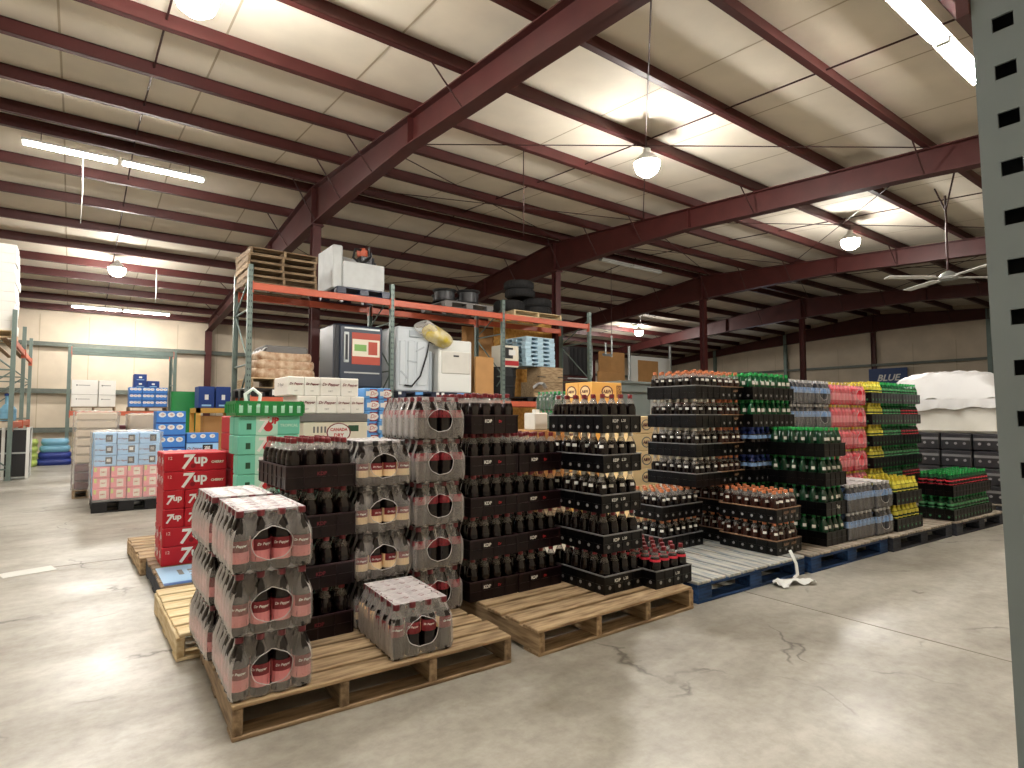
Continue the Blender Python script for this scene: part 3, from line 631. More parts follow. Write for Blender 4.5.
# ------------------------------------------------------------------ fifth pallet
block_pallet('dark block pallet under the yellow-labelled bottle trays', 6.30, 2.15, 0, deg(-3), 1.2, 1.05, 'wood_dark', 'wood_wornd')
for k in range(2):
    tray(f'black tray of yellow-capped bottles, {("lower", "upper")[k]} of the front two', f'yellow-capped soda bottle in the {("lower", "upper")[k]} front tray', 'yel', 6.19, 2.385, D3 + k * LP, PI / 2 + deg(-3), ('tray_black', 'tray_black', 'l_green'), 'T' if k else 'FL', (), 'yellow-labelled trays in front')
for k in range(6):
    pack(f'pinkish-red bottle pack long side out, {ordn(k, 6)} of the red stack', 'rosy', 6.34, 3.0, D3 + k * .2295, PI / 2, False, 'pinkish-red packs')
    pack(f'pinkish-red bottle pack with oval hole, {ordn(k, 6)} of the red stack', 'rosy', 6.725, 3.07, D3 + k * .2295, 0, False, 'pinkish-red packs')
    z = D3 + k * .2295
    tray(f'black tray of yellow-labelled bottles, {ordn(k, 6)} of the rear yellow stack', f'yellow-labelled bottle in the {ordn(k, 6)} tray of the rear yellow stack', 'yel', 7.06, 3.05, D3 + k * LP, 0, ('tray_black', 'tray_black', 'l_green'), ('T' if k == 5 else 'F') if k > 1 else '', (), 'rear yellow-labelled trays')
    tray(f'black tray of green-labelled bottles, {ordn(k, 6)} beside the rear yellow stack', f'green-labelled bottle in the {ordn(k, 6)} tray beside the rear yellow stack', 'grn2', 7.48, 2.975, D3 + k * LP, PI / 2, ('tray_black', 'tray_black', 'l_green'), ('T' if k == 5 else 'F') if k > 1 else '', (), 'rear green-labelled trays')
    st = 'grn2' if k in (5, 2) else 'grr'
    tray(f'black tray of green-capped bottles at the far end, {ordn(k, 6)} of its stack', f'green-capped bottle in the {ordn(k, 6)} tray of the far end stack', st, 7.99, 2.975, D3 + k * LP, PI / 2, ('tray_black', 'tray_black', 'l_green'), ('T' if k == 5 else 'F') if k > 1 else '', (), 'far end trays')
# ------------------------------------------------------------------ sixth and seventh pallets
block_pallet('dark grey block pallet under the low green and red trays', 7.56, 2.06, 0, deg(-3.5), 1.22, 1.05, 'wood_dark', 'wood_wornd')
for k in range(2):
    for c, x in enumerate((7.21, 7.705)):
        st = 'grr' if k else 'grn2'
        tray(f'low tray of {"red" if k else "green"}-labelled bottles, {("left", "right")[c]} of the {("lower", "upper")[k]} front pair', f'{"red" if k else "green"}-labelled green-capped bottle in the {("lower", "upper")[k]} {("left", "right")[c]} low tray', st, x, 2.27 - c * .02, D3 + k * LP, PI / 2 + deg(-2.5), ('tray_black', 'tray_black', 'tray_maroon' if k else 'l_green'), ('T' if k else 'F') + ('L' if not c else ''), (), 'low green and red trays')
block_pallet('dark pallet under the white-covered load at the far right', 9.33, 2.12, 0, 0, 1.22, 1.2, 'wood_dark', 'wood_wornd')
mat('tray_grey', (46, 46, 50), .3)
for k in range(4):
    for c, y in enumerate((2.305, 2.635, 2.965, 3.285)):
        tray_z = D3 + k * .205
        t = thing('can_tray', f'dark shiny case under the white-covered load, {ordn(k, 4)} row, {ORD[c] if c else "nearest"} along', 'case', (8.98, y - .02, tray_z), 0, 'dark cases under the white cover')
        MB().box(-.24, .24, -.155, .155, 0, .2, 0, .012).build('case_body', 'tray_grey', t)
        MB().box(-.243, -.24, -.15, .15, .12, .15).box(-.15, .15, -.158, -.155, .12, .15).build('case_band', 'rim_grey', t)
        for q in (-.09, 0, .09): MB().cyl((-.2405, q, .08), (-.244, q, .08), .016, n=8).build('hand_hole', 'vent_glint', t)
# ================================================================== CARTONS
for n, c in dict(k_red=(176, 22, 36), k_redd=(128, 14, 28), k_teal=(112, 194, 170), k_tealp=(178, 220, 202), k_white=(236, 234, 228), k_cream=(222, 216, 198), k_dgreen=(38, 74, 52), k_blue=(64, 124, 200), k_ltblue=(150, 194, 232), k_navy=(34, 62, 128), k_pink=(226, 140, 146), k_black=(30, 32, 38), k_yel=(232, 178, 96), k_yelp=(244, 214, 160), k_tan=(206, 190, 168), k_maroon=(92, 40, 46), k_lime=(190, 206, 110), k_sky=(96, 156, 216)).items(): mat(n, c, .5, spec=.35)
CB = {}
def cbox(m, w, d, h):
    k = (m, round(w, 3), round(d, 3), round(h, 3))
    if k not in CB: CB[k] = boxd('carton_body', m, -w / 2, w / 2, -d / 2, d / 2, 0, h, .006)
    return CB[k]
def patch(m, x0, x1, z0, z1, y): return MB().box(x0, x1, y - .0015, y, z0, z1).data('print_panel', m)
PT = {}
def on_face(t, face, w, d, me, u, zz):
    if face == 'F': add('print', me, t, (u, -d / 2 - .003, zz))
    elif face == 'L': add('print', me, t, (-w / 2 - .003, -u, zz), rot=(0, 0, -PI / 2))
def pan(t, face, w, d, m, u0, u1, z0, z1):
    k = (m, round(u0, 3), round(u1, 3), round(z0, 3), round(z1, 3))
    if k not in PT: PT[k] = MB().box(u0, u1, -.0008, 0, z0, z1).data('print_panel', m)
    if face == 'F': add('print_panel', PT[k], t, (0, -d / 2 - .0001, 0))
    else: add('print_panel', PT[k], t, (-w / 2 - .0001, 0, 0), rot=(0, 0, -PI / 2))
def disc(t, face, w, d, m, r, u, zz, sx=1.0):
    k = ('disc', m, r, sx)
    if k not in PT: PT[k] = MB().add([(r * sx * math.cos(2 * PI * i / 16), 0, r * math.sin(2 * PI * i / 16)) for i in range(16)], [tuple(range(16))]).data('print_spot', m)
    if face == 'F': add('print_spot', PT[k], t, (u, -d / 2 - .001, zz))
    else: add('print_spot', PT[k], t, (-w / 2 - .001, -u, zz), rot=(0, 0, -PI / 2))
def carton(label, kind, x, y, z, rz=0.0, w=.4, d=.132, h=.129, group=None, name='soda_carton'):
    """(x, y): middle of the carton; printing on the long front and on the left end"""
    body = {'red': 'k_red', 'teal': 'k_teal', 'drp': 'k_white', 'can': 'k_cream', 'blue': 'k_ltblue', 'bluecan': 'k_blue', 'navy': 'k_navy', 'pink': 'k_pink', 'redblue': 'k_sky', 'yel': 'k_yel', 'rc': 'k_yelp', 'white': 'k_white', 'tan': 'k_tan', 'maroon': 'k_maroon', 'cb': 'cardboard2'}[kind]
    t = thing(name, label, 'carton', (x, y, z), rz, group); add('carton_body', cbox(body, w, d, h), t)
    q = min(h / .129, w / .4)
    if kind == 'red':
        on_face(t, 'F', w, d, text('7', .14 * h / .129, 'ink_white', bold=.0035, shear=.2), -.065, h * .47); on_face(t, 'F', w, d, text('up', .09 * h / .129, 'ink_white', bold=.003), .028, h * .62)
        on_face(t, 'F', w, d, text('CHERRY', .022, 'k_cream', bold=.001), .138, h * .45); on_face(t, 'F', w, d, text('12', .03, 'k_cream'), -.165, h * .72); disc(t, 'F', w, d, 'k_redd', .016, -.02, h * .28)
        on_face(t, 'L', w, d, text('7', .085, 'ink_white', bold=.0025, shear=.2), -.03, h * .48); on_face(t, 'L', w, d, text('up', .055, 'ink_white', bold=.002), .022, h * .58)
    elif kind == 'teal':
        pan(t, 'F', w, d, 'k_tealp', -.09, .05, .0, h * .98)
        on_face(t, 'F', w, d, text('7', .13, 'ink_white', bold=.0035, shear=.2), -.055, h * .48); on_face(t, 'F', w, d, text('UP', .06, 'ink_red', bold=.003), .018, h * .74); disc(t, 'F', w, d, 'ink_red', .03, -.012, h * .42)
        pan(t, 'F', w, d, 'k_dgreen', -.15, -.12, h * .3, h * .62); on_face(t, 'F', w, d, text('TROPICAL', .026, 'k_tealp', bold=.001), .125, h * .5)
    elif kind == 'drp':
        s = min(.05, w * .195)
        on_face(t, 'F', w, d, text('Dr Pepper', s, 'ink_maroon', shear=.3, bold=.0008), 0, h * .62); on_face(t, 'F', w, d, text('DIET', s * .55, 'ink_grey'), 0, h * .25)
        on_face(t, 'L', w, d, text('Dr Pepper', .04, 'ink_grey', shear=.3), 0, h * .6)
    elif kind == 'can':
        disc(t, 'F', w, d, 'ink_maroon', h * .47, .02, h * .5, 1.3); disc(t, 'F', w, d, 'ink_white', h * .42, .02, h * .5, 1.3); t.children[-1].location.y -= .001
        on_face(t, 'F', w, d, text('CANADA', .034, 'ink_red', bold=.0014), .02, h * .64); on_face(t, 'F', w, d, text('DRY', .042, 'ink_red', bold=.0014), .02, h * .36)
        pan(t, 'F', w, d, 'k_dgreen', .1, .19, h * .55, h * .85); pan(t, 'F', w, d, 'k_dgreen', .1, .19, .0, h * .12); pan(t, 'F', w, d, 'k_dgreen', -.18, -.12, h * .05, h * .35)
        for i in range(4): pan(t, 'F', w, d, 'ink_grey', -.19 + i * .03, -.175 + i * .03, h * .5, h * .8)
    elif kind == 'blue':
        pan(t, 'F', w, d, 'k_black', .0, w * .32, h * .2, h * .85); pan(t, 'F', w, d, 'ink_white', w * .06, w * .24, h * .4, h * .7); on_face(t, 'F', w, d, text('Dr Pepper', w * .11, 'ink_maroon', shear=.3, bold=.0008), -w * .25, h * .5)
    elif kind == 'bluecan':
        for i in (-1, 0, 1): disc(t, 'F', w, d, 'ink_white', h * .2, i * w * .3, h * .7, 1.3); disc(t, 'F', w, d, 'ink_red', h * .1, i * w * .3 + .004, h * .72, 1.2)
        pan(t, 'F', w, d, 'k_navy', -w * .5, w * .5, h * .0, h * .1)
    elif kind == 'navy':
        pan(t, 'F', w, d, 'ink_white', -w * .12, w * .12, h * .38, h * .62); pan(t, 'F', w, d, 'k_ltblue', -w * .3, w * .3, h * .08, h * .16)
    elif kind == 'pink':
        pan(t, 'F', w, d, 'k_cream', -w * .1, w * .32, h * .15, h * .85); on_face(t, 'F', w, d, text('DRY', w * .14, 'ink_red', bold=.001), w * .1, h * .5); pan(t, 'F', w, d, 'k_lime', -w * .45, -w * .3, h * .55, h * .95)
    elif kind == 'redblue':
        pan(t, 'F', w, d, 'k_redd', -w * .1, w * .5, h * .1, h * .9); disc(t, 'F', w, d, 'ink_white', h * .32, w * .15, h * .5, 1.6); on_face(t, 'F', w, d, text('Dr', h * .5, 'ink_red', shear=.3), w * .15, h * .5); pan(t, 'F', w, d, 'ink_white', -w * .4, -w * .2, h * .3, h * .7)
    elif kind in ('yel', 'rc'):
        disc(t, 'F', w, d, 'k_maroon' if kind == 'yel' else 'ink_grey', h * .32, 0, h * .5, 1.35); disc(t, 'F', w, d, 'k_yelp', h * .26, 0, h * .5, 1.35)
        for ch in t.children[-1:]: ch.location.y -= .001
        o = text('A&W', h * .26, 'k_maroon', bold=.002); add('print', o, t, (0, -d / 2 - .004, h * .5))
        if kind == 'yel' and w > .35: pan(t, 'F', w, d, 'k_maroon', w * .32, w * .46, h * .2, h * .85); pan(t, 'F', w, d, 'k_yel', w * .335, w * .445, h * .24, h * .81); t.children[-1].location.y -= .001
    elif kind == 'white':
        on_face(t, 'F', w, d, text('Enfamil', w * .12, 'ink_grey'), 0, h * .6) if False else pan(t, 'F', w, d, 'ink_grey', -w * .25, w * .2, h * .62, h * .66)
        disc(t, 'F', w, d, 'ink_grey', h * .05, -w * .3, h * .64)
    elif kind == 'maroon': pan(t, 'F', w, d, 'ink_white', -w * .08, w * .08, h * .35, h * .65)
    return t
ROWN = ['front', 'second', 'third', 'fourth']
# ------------------------------------------------------------------ second line of pallets, left
pallet('pale new pine pallet lying empty behind the corner packs, left edge', 1.035, 3.275, 0, deg(.4), d=.9, wood='wood_pine', nb=6, jit=.006)
pallet('grey wooden pallet under the red and teal soda cartons', 1.07, 4.215, 0, deg(.2), d=.92, wood='wood_dark', deck='wood_grey', nb=7)
pallet('wooden pallet sticking out to the left behind the red soda cartons', 1.03, 5.17, 0, deg(1.5), d=.92, wood='wood_tan')
tag(MB().box(-.19, .19, -.25, .25, 0, .004).build('slip_sheet', 'paper', None, (.665, 4.475, .1305)), 'blue-and-white printed sheet lying on the pallet before red cartons', 'sheet')
sh = bpy.data.objects['slip_sheet']; mat('sheet_blue', (150, 186, 216), .5); mat('sheet_navy', (52, 92, 150), .5)
sh.data.materials[0] = MATS['sheet_blue']
MB().box(-.19, .19, -.256, -.2, .0041, .0046).build('sheet_band', 'sheet_navy', sh)
for (a, c, dd, e) in ((-.08, -.05, -.02, .12), (-.02, .03, .06, .11), (.06, .1, .08, .12), (-.02, .05, .0, .03), (-.02, .05, -.08, -.05), (.09, .15, .05, .09)): MB().box(a, c, dd, e, .0041, .0046).build('sheet_print', 'ink_grey', sh)
PZ = .13; CH = .1305
for r in range(3):
    for k in (0, 1, 4, 5):
        carton(f'red cherry soda carton long side out, {ORD[k]} layer, {ROWN[r]} row of the red stack', 'red', .71 + RN.uniform(-.004, .004), 4.83 + r * .134, PZ + k * CH, deg(RN.uniform(-.15, .15)), group='red soda cartons')
for k in (2, 3):
    for c in range(3):
        carton(f'red soda carton end-on, {ORD[k]} layer, {("left", "middle", "right")[c]} of three', 'red', .578 + c * .135, 4.965, PZ + k * CH, PI / 2, group='red soda cartons')
for k in range(8): carton(f'end-on red soda carton in the column beside the teal cartons, {ORD[k] if k < 6 else ("seventh", "topmost")[k - 6]}', 'red', 1.005, 5.0 - .06, PZ + k * CH, PI / 2, group='red soda cartons')
for k in range(8):
    for r in range(2 if k > 5 else 1):
        carton(f'teal soda carton with red spot, {ORD[k] if k < 6 else ("seventh", "topmost")[k - 6]} layer, {ROWN[r]} row', 'teal', 1.075 + RN.uniform(-.004, .004), 4.3 + r * .134, PZ + k * CH, deg(RN.uniform(-.5, .5)), group='teal soda cartons')
mat('crate_green', (28, 128, 62), .45)
t = thing('green_crate', 'low green plastic crate with cut-out holes on the teal cartons', 'crate', (1.075, 4.38, PZ + 8 * CH))
b = MB().box(-.215, .215, -.16, .16, 0, .008); 
for s in (-1, 1):
    b.box(-.215, .215, s * .16 - .004, s * .16 + .004, 0, .02).box(-.22, .22, s * .16 - .006, s * .16 + .006, .082, .1)
    b.box(s * .215 - .004, s * .215 + .004, -.16, .16, 0, .02).box(s * .215 - .006, s * .215 + .006, -.165, .165, .082, .1)
    for i in range(9):
        x = -.215 + i * .43 / 8; b.box(x - .014, x + .014, s * .16 - .004, s * .16 + .004, .02, .082)
    for i in range(7):
        y = -.16 + i * .32 / 6; b.box(s * .215 - .004, s * .215 + .004, y - .014, y + .014, .02, .082)
b.build('crate_frame', 'crate_green', t); MB().box(-.21, .21, -.155, .155, .008, .07, 0, .01).build('crate_liner', 'k_tealp', t)
MB().tube([(-.12, 0, .07), (-.13, 0, .15), (-.08, .0, .19), (-.03, 0, .15), (-.04, 0, .07)], .012, n=6).build('handle', 'white_paint', t)
# white cartons, ginger ale cases and the blue-red cartons, on their pallet behind the first row
def PX(px, Y): return onY(px, 400, Y).x
def PZ_(py, px, Y): return onY(px, py, Y).z
YD = 4.75
pallet('wooden pallet behind the maroon trays carrying white soda cartons', 2.31, YD - .02, 0, 0, d=.92, wood='wood_grey')
zc0, zc1, zc2, zc3 = PZ_(443, 335, YD), PZ_(422, 335, YD), PZ_(413.5, 335, YD), PZ_(396, 335, YD)
hc = zc1 - zc0
xs0, xs1 = PX(304, YD), PX(368, YD)
nlow = int(round((zc0 - .13) / hc)); hl = (zc0 - .13) / nlow
for k in range(nlow + 1):
    z = .13 + k * hl if k < nlow else zc0; h = hl - .002 if k < nlow else hc - .002
    carton(f'grey-cream ginger ale case, {ORD[k] if k < nlow else "uppermost"} under the white cartons', 'can', (xs0 + xs1) / 2, YD + .14, z, 0, xs1 - xs0, .27, h, 'ginger ale cases')
t = tag(MB().box(xs0 - .02, xs1, YD, YD + .42, zc1, zc2 - .001, 0, .006).build('cardboard_tray', 'ink_grey'), 'dark grey shallow carton tray under the white cartons', 'tray')
def carton_row(kind, pxs, Y, z, h, depth, label, group):
    for i, (a, c) in enumerate(zip(pxs[:-1], pxs[1:])):
        xa, xc = PX(a, Y), PX(c, Y); carton(label(i), kind, (xa + xc) / 2, Y + depth / 2, z, 0, xc - xa - .004, depth, h - .002, group)
h1 = zc3 - zc2; h2 = PZ_(377.5, 335, YD) - zc3
WN = ('leftmost', 'second', 'third', 'rightmost')
carton_row('drp', (297, 316.5, 337, 350.5, 364.5), YD, zc2, h1, .4, lambda i: f'white cola carton with maroon script, {WN[i]} of the lower white row', 'white cola cartons')
carton_row('drp', (287.5, 304, 320, 340.5, 358.5), YD + .02, zc3, h2, .4, lambda i: f'white cola carton with maroon script, {WN[i]} of the upper white row', 'white cola cartons')
xb0, xb1 = PX(365.5, YD + .05), PX(393, YD + .05)
zt = PZ_(388, 380, YD + .05); nb_ = 13; hb = (zt - .13) / nb_
for k in range(nb_):
    for c in range(2):
        wv = (xb1 - xb0) / 2; off = .02 * ((k * 7 + c * 3) % 3 - 1)
        if k < 5 and c == 1: continue
        carton(f'small red-and-blue soda carton, layer {("one two three four five six seven eight nine ten eleven twelve thirteen").split()[k]} up, {("left", "right")[c]} side', 'redblue', xb0 + wv * (c + .5) + off * .3, YD + .2, .13 + k * hb, deg(RN.uniform(-2, 2)), wv - .012, .26, hb - .001, 'red-and-blue cartons')
for k in range(5): tag(MB().box(-(xb1 - xb0) / 4 + .01, (xb1 - xb0) / 4 - .01, -.13, .13, 0, hb - .001, 0, .004).build('soda_carton', 'k_sky', None, (xb0 + (xb1 - xb0) * .75, YD + .2, .13 + k * hb)), f'small blue soda carton low in the red-and-blue stack, {ORD[k]} layer', 'carton', 'red-and-blue cartons')
# yellow root beer boxes behind the second pallet
YB = 4.5
pallet('wooden pallet behind the cola trays carrying yellow boxes', PX(592.3, YB) + .55, YB - .03, 0, 0, w=1.22, d=.92, wood='wood_grey')
xk = PX(592.3, YB); xk2 = PX(622, YB); dy = (onX(565, 390, xk).y - YB) / 2
zt, zb = PZ_(381.5, 594, YB), PZ_(401, 594, YB); hh = zt - zb; nlow = int((zb - .13) / hh); hl = (zb - .13) / nlow
for k in range(nlow + 1):
    z = .13 + k * hl if k < nlow else zb
    for c in range(2):
        t = carton(f'yellow root beer box with round logo, {ORD[k] if k < nlow else "top"} layer, {("front", "back")[c]} row', 'yel', (xk + xk2) / 2, YB + dy * (c + .5), z, 0, xk2 - xk, dy - .006, (hl if k < nlow else hh) - .002, 'yellow root beer boxes')
        h_ = (hl if k < nlow else hh)
        disc(t, 'L', xk2 - xk, dy - .006, 'k_maroon', h_ * .32, 0, h_ * .5, 1.2); disc(t, 'L', xk2 - xk, dy - .006, 'k_yelp', h_ * .26, 0, h_ * .5, 1.2); t.children[-1].location.x -= .001
        add('print', text('A&W', h_ * .2, 'k_maroon', bold=.002), t, (-(xk2 - xk) / 2 - .004, 0, h_ * .5), rot=(0, 0, -PI / 2))
YC = 3.95
pallet('wooden pallet between the tray stacks under the pale logo boxes', PX(643, YC) + .1, YC - .01, 0, 0, w=.8, d=.42, nb=4, wood='wood_grey')
x0_, x1_ = PX(633, YC), PX(660, YC)
for k in range(6):
    h = (PZ_(416, 645, YC) - .13) / 6
    carton(f'pale yellow box with ring logo seen between tray stacks, {ordn(k, 6)}', 'rc', (x0_ + x1_) / 2, YC + .2, .13 + k * h, 0, x1_ - x0_, .38, h - .002, 'pale boxes between the tray stacks')
# grey bin, green bottle packs behind the low stack
mat('bin_grey', (112, 122, 120), .45)
YG = 5.6; xa, xc = PX(622, YG), PX(652, YG); zt = PZ_(382, 635, YG)
t = thing('storage_bin', 'tall grey plastic bin behind the cola trays', 'bin', ((xa + xc) / 2, YG + .35, 0))
w2 = (xc - xa) / 2
MB().add([(-w2 * .8, -.28, 0), (w2 * .8, -.28, 0), (w2 * .8, .28, 0), (-w2 * .8, .28, 0), (-w2, -.34, zt), (w2, -.34, zt), (w2, .34, zt), (-w2, .34, zt)], [(0, 3, 2, 1), (4, 5, 6, 7), (0, 1, 5, 4), (1, 2, 6, 5), (2, 3, 7, 6), (3, 0, 4, 7)]).build('bin_body', 'bin_grey', t)
MB().box(-w2 - .03, w2 + .03, -.37, .37, zt - .14, zt - .1).box(-w2 - .03, w2 + .03, -.37, .37, zt - .02, zt + .01).build('bin_lip', 'bin_grey', t)
YP = 5.3; xg = onY(533, 420, YP + .5).x + .16; zg = PZ_(430, 546, YP)
t = tag(MB().box(-.6, .12, -.25, .25, 0, zg - .001, 0, .01).build('cardboard_box', 'cardboard', None, (xg, YP + .25, 0)), 'large brown box under the green bottle packs, mostly hidden', 'box')
for k in range(2): pack(f'pack of bright green bottles beneath the orange rack beam, {("lower", "upper")[k]} one', 'green', xg + .0, YP + .24, zg + k * .2295, 0, False, 'green packs under the rack')
tag(MB().box(-.1, .1, -.1, .1, 0, .2, 0, .01).box(-.03, .03, -.03, .03, .2, .24).build('white_jug', 'offwhite', None, (xg - .42, YP + .12, zg)), 'small pale box beside the green bottle packs', 'box')
# ------------------------------------------------------------------ white covered load, far right
t = thing('covered_load', 'large load under a white plastic cover on the dark cases', 'covered load', (9.33, 2.8, D3 + .82))
def load(u, v):
    x, y = -.6 + u * 1.2, -.64 + v * 1.28; e = min(u, 1 - u, v, 1 - v)
    return (x, y, .42 + .36 * (1 - ((2 * u - 1) ** 4)) ** .5 * (1 - (2 * v - 1) ** 4) ** .55 + .014 * math.sin(u * 31 + v * 9) * math.sin(v * 21) + .012 * math.sin(v * 37 + u * 15))
MB().box(-.58, .58, -.62, .62, 0, .45, 0, .03).build('load_body', 'offwhite', t)
b = MB().grid(load, 24, 28)
for s in range(4):
    def skirt(u, v, s=s):
        d = .02 + .016 * math.sin(u * 42 + s) ; dz = .42 - v * (.1 + .05 * u + .015 * math.sin(u * 23 + s * 2))
        if s == 0: return (-.6 - v * d, -.64 + u * 1.28, dz)
        if s == 1: return (.6 + v * d, .64 - u * 1.28, dz)
        if s == 2: return (.6 - u * 1.2, -.64 - v * d, dz)
        return (-.6 + u * 1.2, .64 + v * d, dz)
    b.grid(skirt, 28, 5)
b.build('plastic_cover', 'tarp', t)
# ------------------------------------------------------------------ floor litter
tag(MB().box(-.16, .16, -.09, .09, 0, .003).build('paper_sheet', 'paper', None, tuple(ground(28, 572)), 0.0), 'white sheet of paper lying on the floor in the left aisle', 'paper')
bpy.data.objects['paper_sheet'].rotation_euler = (0, 0, .25)
g = ground(790, 584)
b = MB()
b.grid(lambda u, v: ((u - .5) * .3, (v - .5) * .11 + .05 * math.sin(u * 5), .02 + .018 * math.sin(u * 17 + v * 6) * math.cos(v * 11)), 14, 6)
b.tube([(.08, .03, .03), (.16, .05, .03), (.2, .08, .1), (.19, .12, .19)], .012, n=5)
tag(b.build('plastic_scrap', 'white_paint', None, (g.x, g.y - .02, 0)), 'crumpled white plastic scrap trailing from the blue pallet to the floor', 'litter')
# ================================================================== RACKS
def post_mesh(h, m):
    return MB().box(-.038, .038, -.035, -.031, 0, h).box(-.038, -.034, -.035, .035, 0, h).box(.034, .038, -.035, .035, 0, h).box(-.06, .06, -.06, .06, 0, .008).data('post', m)
def slots(h, z0=.1, step=.1): 
    b = MB(); z = z0
    while z < h - .05:
        for s in (-.016, .016): b.box(s - .006, s + .006, -.0362, -.035, z, z + .035)
        z += step
    return b.data('post_slots', 'dark_hole')
def rack(label, xs, y0, y1, h, levels, post='rack_grn', beam='rack_org', cat='rack', swap=False, org=(0, 0), deck=None, slotted=True):
    """uprights at xs, front at y0, back at y1. swap turns the rack so that it runs along y"""
    t = thing('pallet_rack', label, cat, (org[0], org[1], 0), PI / 2 if swap else 0)
    pm = post_mesh(h, post); br = {}; sl = slots(h) if slotted else None
    for x in xs:
        for y, r in ((y0, 0), (y1, PI)):
            o = add('post', pm, t, (x, y, 0), r)
            if sl: add('post_slots', sl, o)['kind'] = 'stuff'
        z = .2; k = 0
        while z < h - .3:
            MB().cyl((x, y0, z), (x, y1, z), .015, n=6).build('brace', post, t)
            z2 = min(z + .9, h - .15); a, c = (y0, y1) if k % 2 == 0 else (y1, y0)
            MB().cyl((x, a, z + .02), (x, c, z2 - .02), .014, n=6).build('brace', post, t); z += .9; k += 1
    for xa, xc in zip(xs[:-1], xs[1:]):
        for z in levels:
            for y, s in ((y0, -1), (y1, 1)):
                o = MB().box(xa + .038, xc - .038, y - .024, y + .024, z - .115, z, 0, .006).build('beam', beam, t)
                for xe in (xa + .0375, xc - .0375): MB().box(xe - .0075, xe + .0075, y - .04, y + .04, z - .17, z + .02).build('beam_connector', beam, o)
            if deck:
                n = 9
                for i in range(n):
                    yy = y0 + .05 + i * (y1 - y0 - .1) / (n - 1)
                    if i % 2: MB().box(xa + .05, xc - .05, yy - .045, yy + .045, z, z + .016).build('deck_plank', deck, t)
    return t
RY = 10.12
RXS = [2.22, 4.70, 7.25, 9.78]
rack('long orange-beamed pallet rack with grey-green uprights behind the soda stacks', RXS, RY, RY + 1.02, 3.62, (1.475, 3.33))
ZL, ZT = 1.476, 3.331
def R(px, Y=RY + .02): return onY(px, 380, Y).x
def Z(py, px, Y=RY + .02): return onY(px, py, Y).z
# --- lower level, first bay
x = R(283)
plastic_pallet('black plastic pallet with white end labels under the bagged sheets', x, RY - .02, ZL, 0, 1.15, 1.0); MB().box(-.18, .02, -.012, -.002, .03, .12).build('pallet_label', 'white_paint', bpy.data.objects['plastic_pallet'])
pallet('yellowish wooden pallet under the brown wrapped bags on the rack', x + .04, RY - .02, ZL + .14, 0, 1.1, .98, 'wood_tan', 'wood_pine', h=.17, group='pallets on the rack')
t = thing('wrapped_bags', 'brown film-wrapped pile of sacks on the rack, tapering upward', 'sacks', (x + .06, RY + .48, ZL + .31))
zb = 0
for k, (w_, h_) in enumerate(((1.04, .16), (1.0, .15), (.9, .14))):
    def sack(u, v, w_=w_, h_=h_, k=k):
        a = 2 * PI * u; c, s = math.cos(a), math.sin(a); p = .35
        X = math.copysign(abs(c) ** p, c) * w_ / 2; Y_ = math.copysign(abs(s) ** p, s) * .46
        q = math.sin(PI * v) ** .4 if 0 < v < 1 else 0
        r = .96 + .04 * q + .012 * math.sin(u * 40 + k)
        return (X * r, Y_ * r, h_ * v + .008 * math.sin(u * 26 + k * 2))
    o = MB().grid(sack, 48, 6).box(-w_ * .45, w_ * .45, -.4, .4, h_ * .5, h_ * .97).build('sack_layer', 'sackbrown' if 'sackbrown' in MATS else mat('sackbrown', (158, 118, 86), .55, rgb2=(206, 186, 160), scale=9).name, t, (0, 0, zb)); zb += h_ * .95
MB().box(-.36, .36, -.36, .36, 0, .15, 0, .03).build('grey_sheet_bundle', 'ink_grey', t, (.02, 0, zb - .02)); MB().grid(lambda u, v: (-.44 + .12 * u, -.4 + .8 * v, .1 - .16 * (1 - u) ** 2 + .02 * math.sin(v * 20)), 4, 12).build('film_fold', 'tarp', t, (.02, 0, zb - .02))
x0_, x1_ = R(333), R(383); xm = (x0_ + x1_) / 2; zt = Z(325, 360)
plastic_pallet('dark blue pallet under the dark drinks cooler on the rack', xm + .03, RY - .02, ZL, 0, 1.1, 1.0, 'pl_blueb', .14)
mat('cooler_body', (44, 54, 70), .35); mat('cooler_rubber', (26, 30, 38), .5); mat('sticker_grn', (120, 168, 90), .5); mat('sticker_red', (172, 70, 52), .5)
t = thing('drinks_cooler', 'dark blue drinks cooler lying on the rack with a red picture panel', 'cooler', (xm, RY + .02, ZL + .14)); H = zt - ZL - .14; w2 = (x1_ - x0_) / 2 * .97
MB().box(-w2, w2, .04, .8, .04, H, 0, .03).build('cooler_body', 'cooler_body', t); MB().box(-w2 * .78, w2, 0, .05, .06, H - .02, 0, .02).build('cooler_door', 'cooler_body', t)
MB().box(-w2 * .98, -w2 * .8, .0, .04, .1, H - .02, 0, .012).build('cooler_hinge', 'cooler_rubber', t)
MB().box(-w2 * .62, -w2 * .42, -.012, .002, H * .42, H * .88, 0, .01).build('handle', 'galv', t); MB().box(-w2 * .57, -w2 * .47, -.016, -.01, H * .46, H * .84).build('handle_recess', 'cooler_rubber', t)
MB().box(-w2 * .3, w2 * .88, -.006, .001, H * .4, H * .88).build('picture_panel', 'sticker_red', t); MB().box(-w2 * .28, w2 * .86, -.009, -.005, H * .52, H * .78).build('picture_print', 'k_cream', t)
MB().box(-w2 * .2, w2 * .3, -.012, -.008, H * .6, H * .7).build('picture_print', 'sticker_grn', t); MB().box(w2 * .38, w2 * .76, -.012, -.008, H * .55, H * .75).build('picture_print', 'sticker_red', t)
for z in (H * .93, H * .26): MB().box(-w2 * .6, w2 * .86, -.01, .002, z, z + .025).build('chrome_strip', 'galv', t)
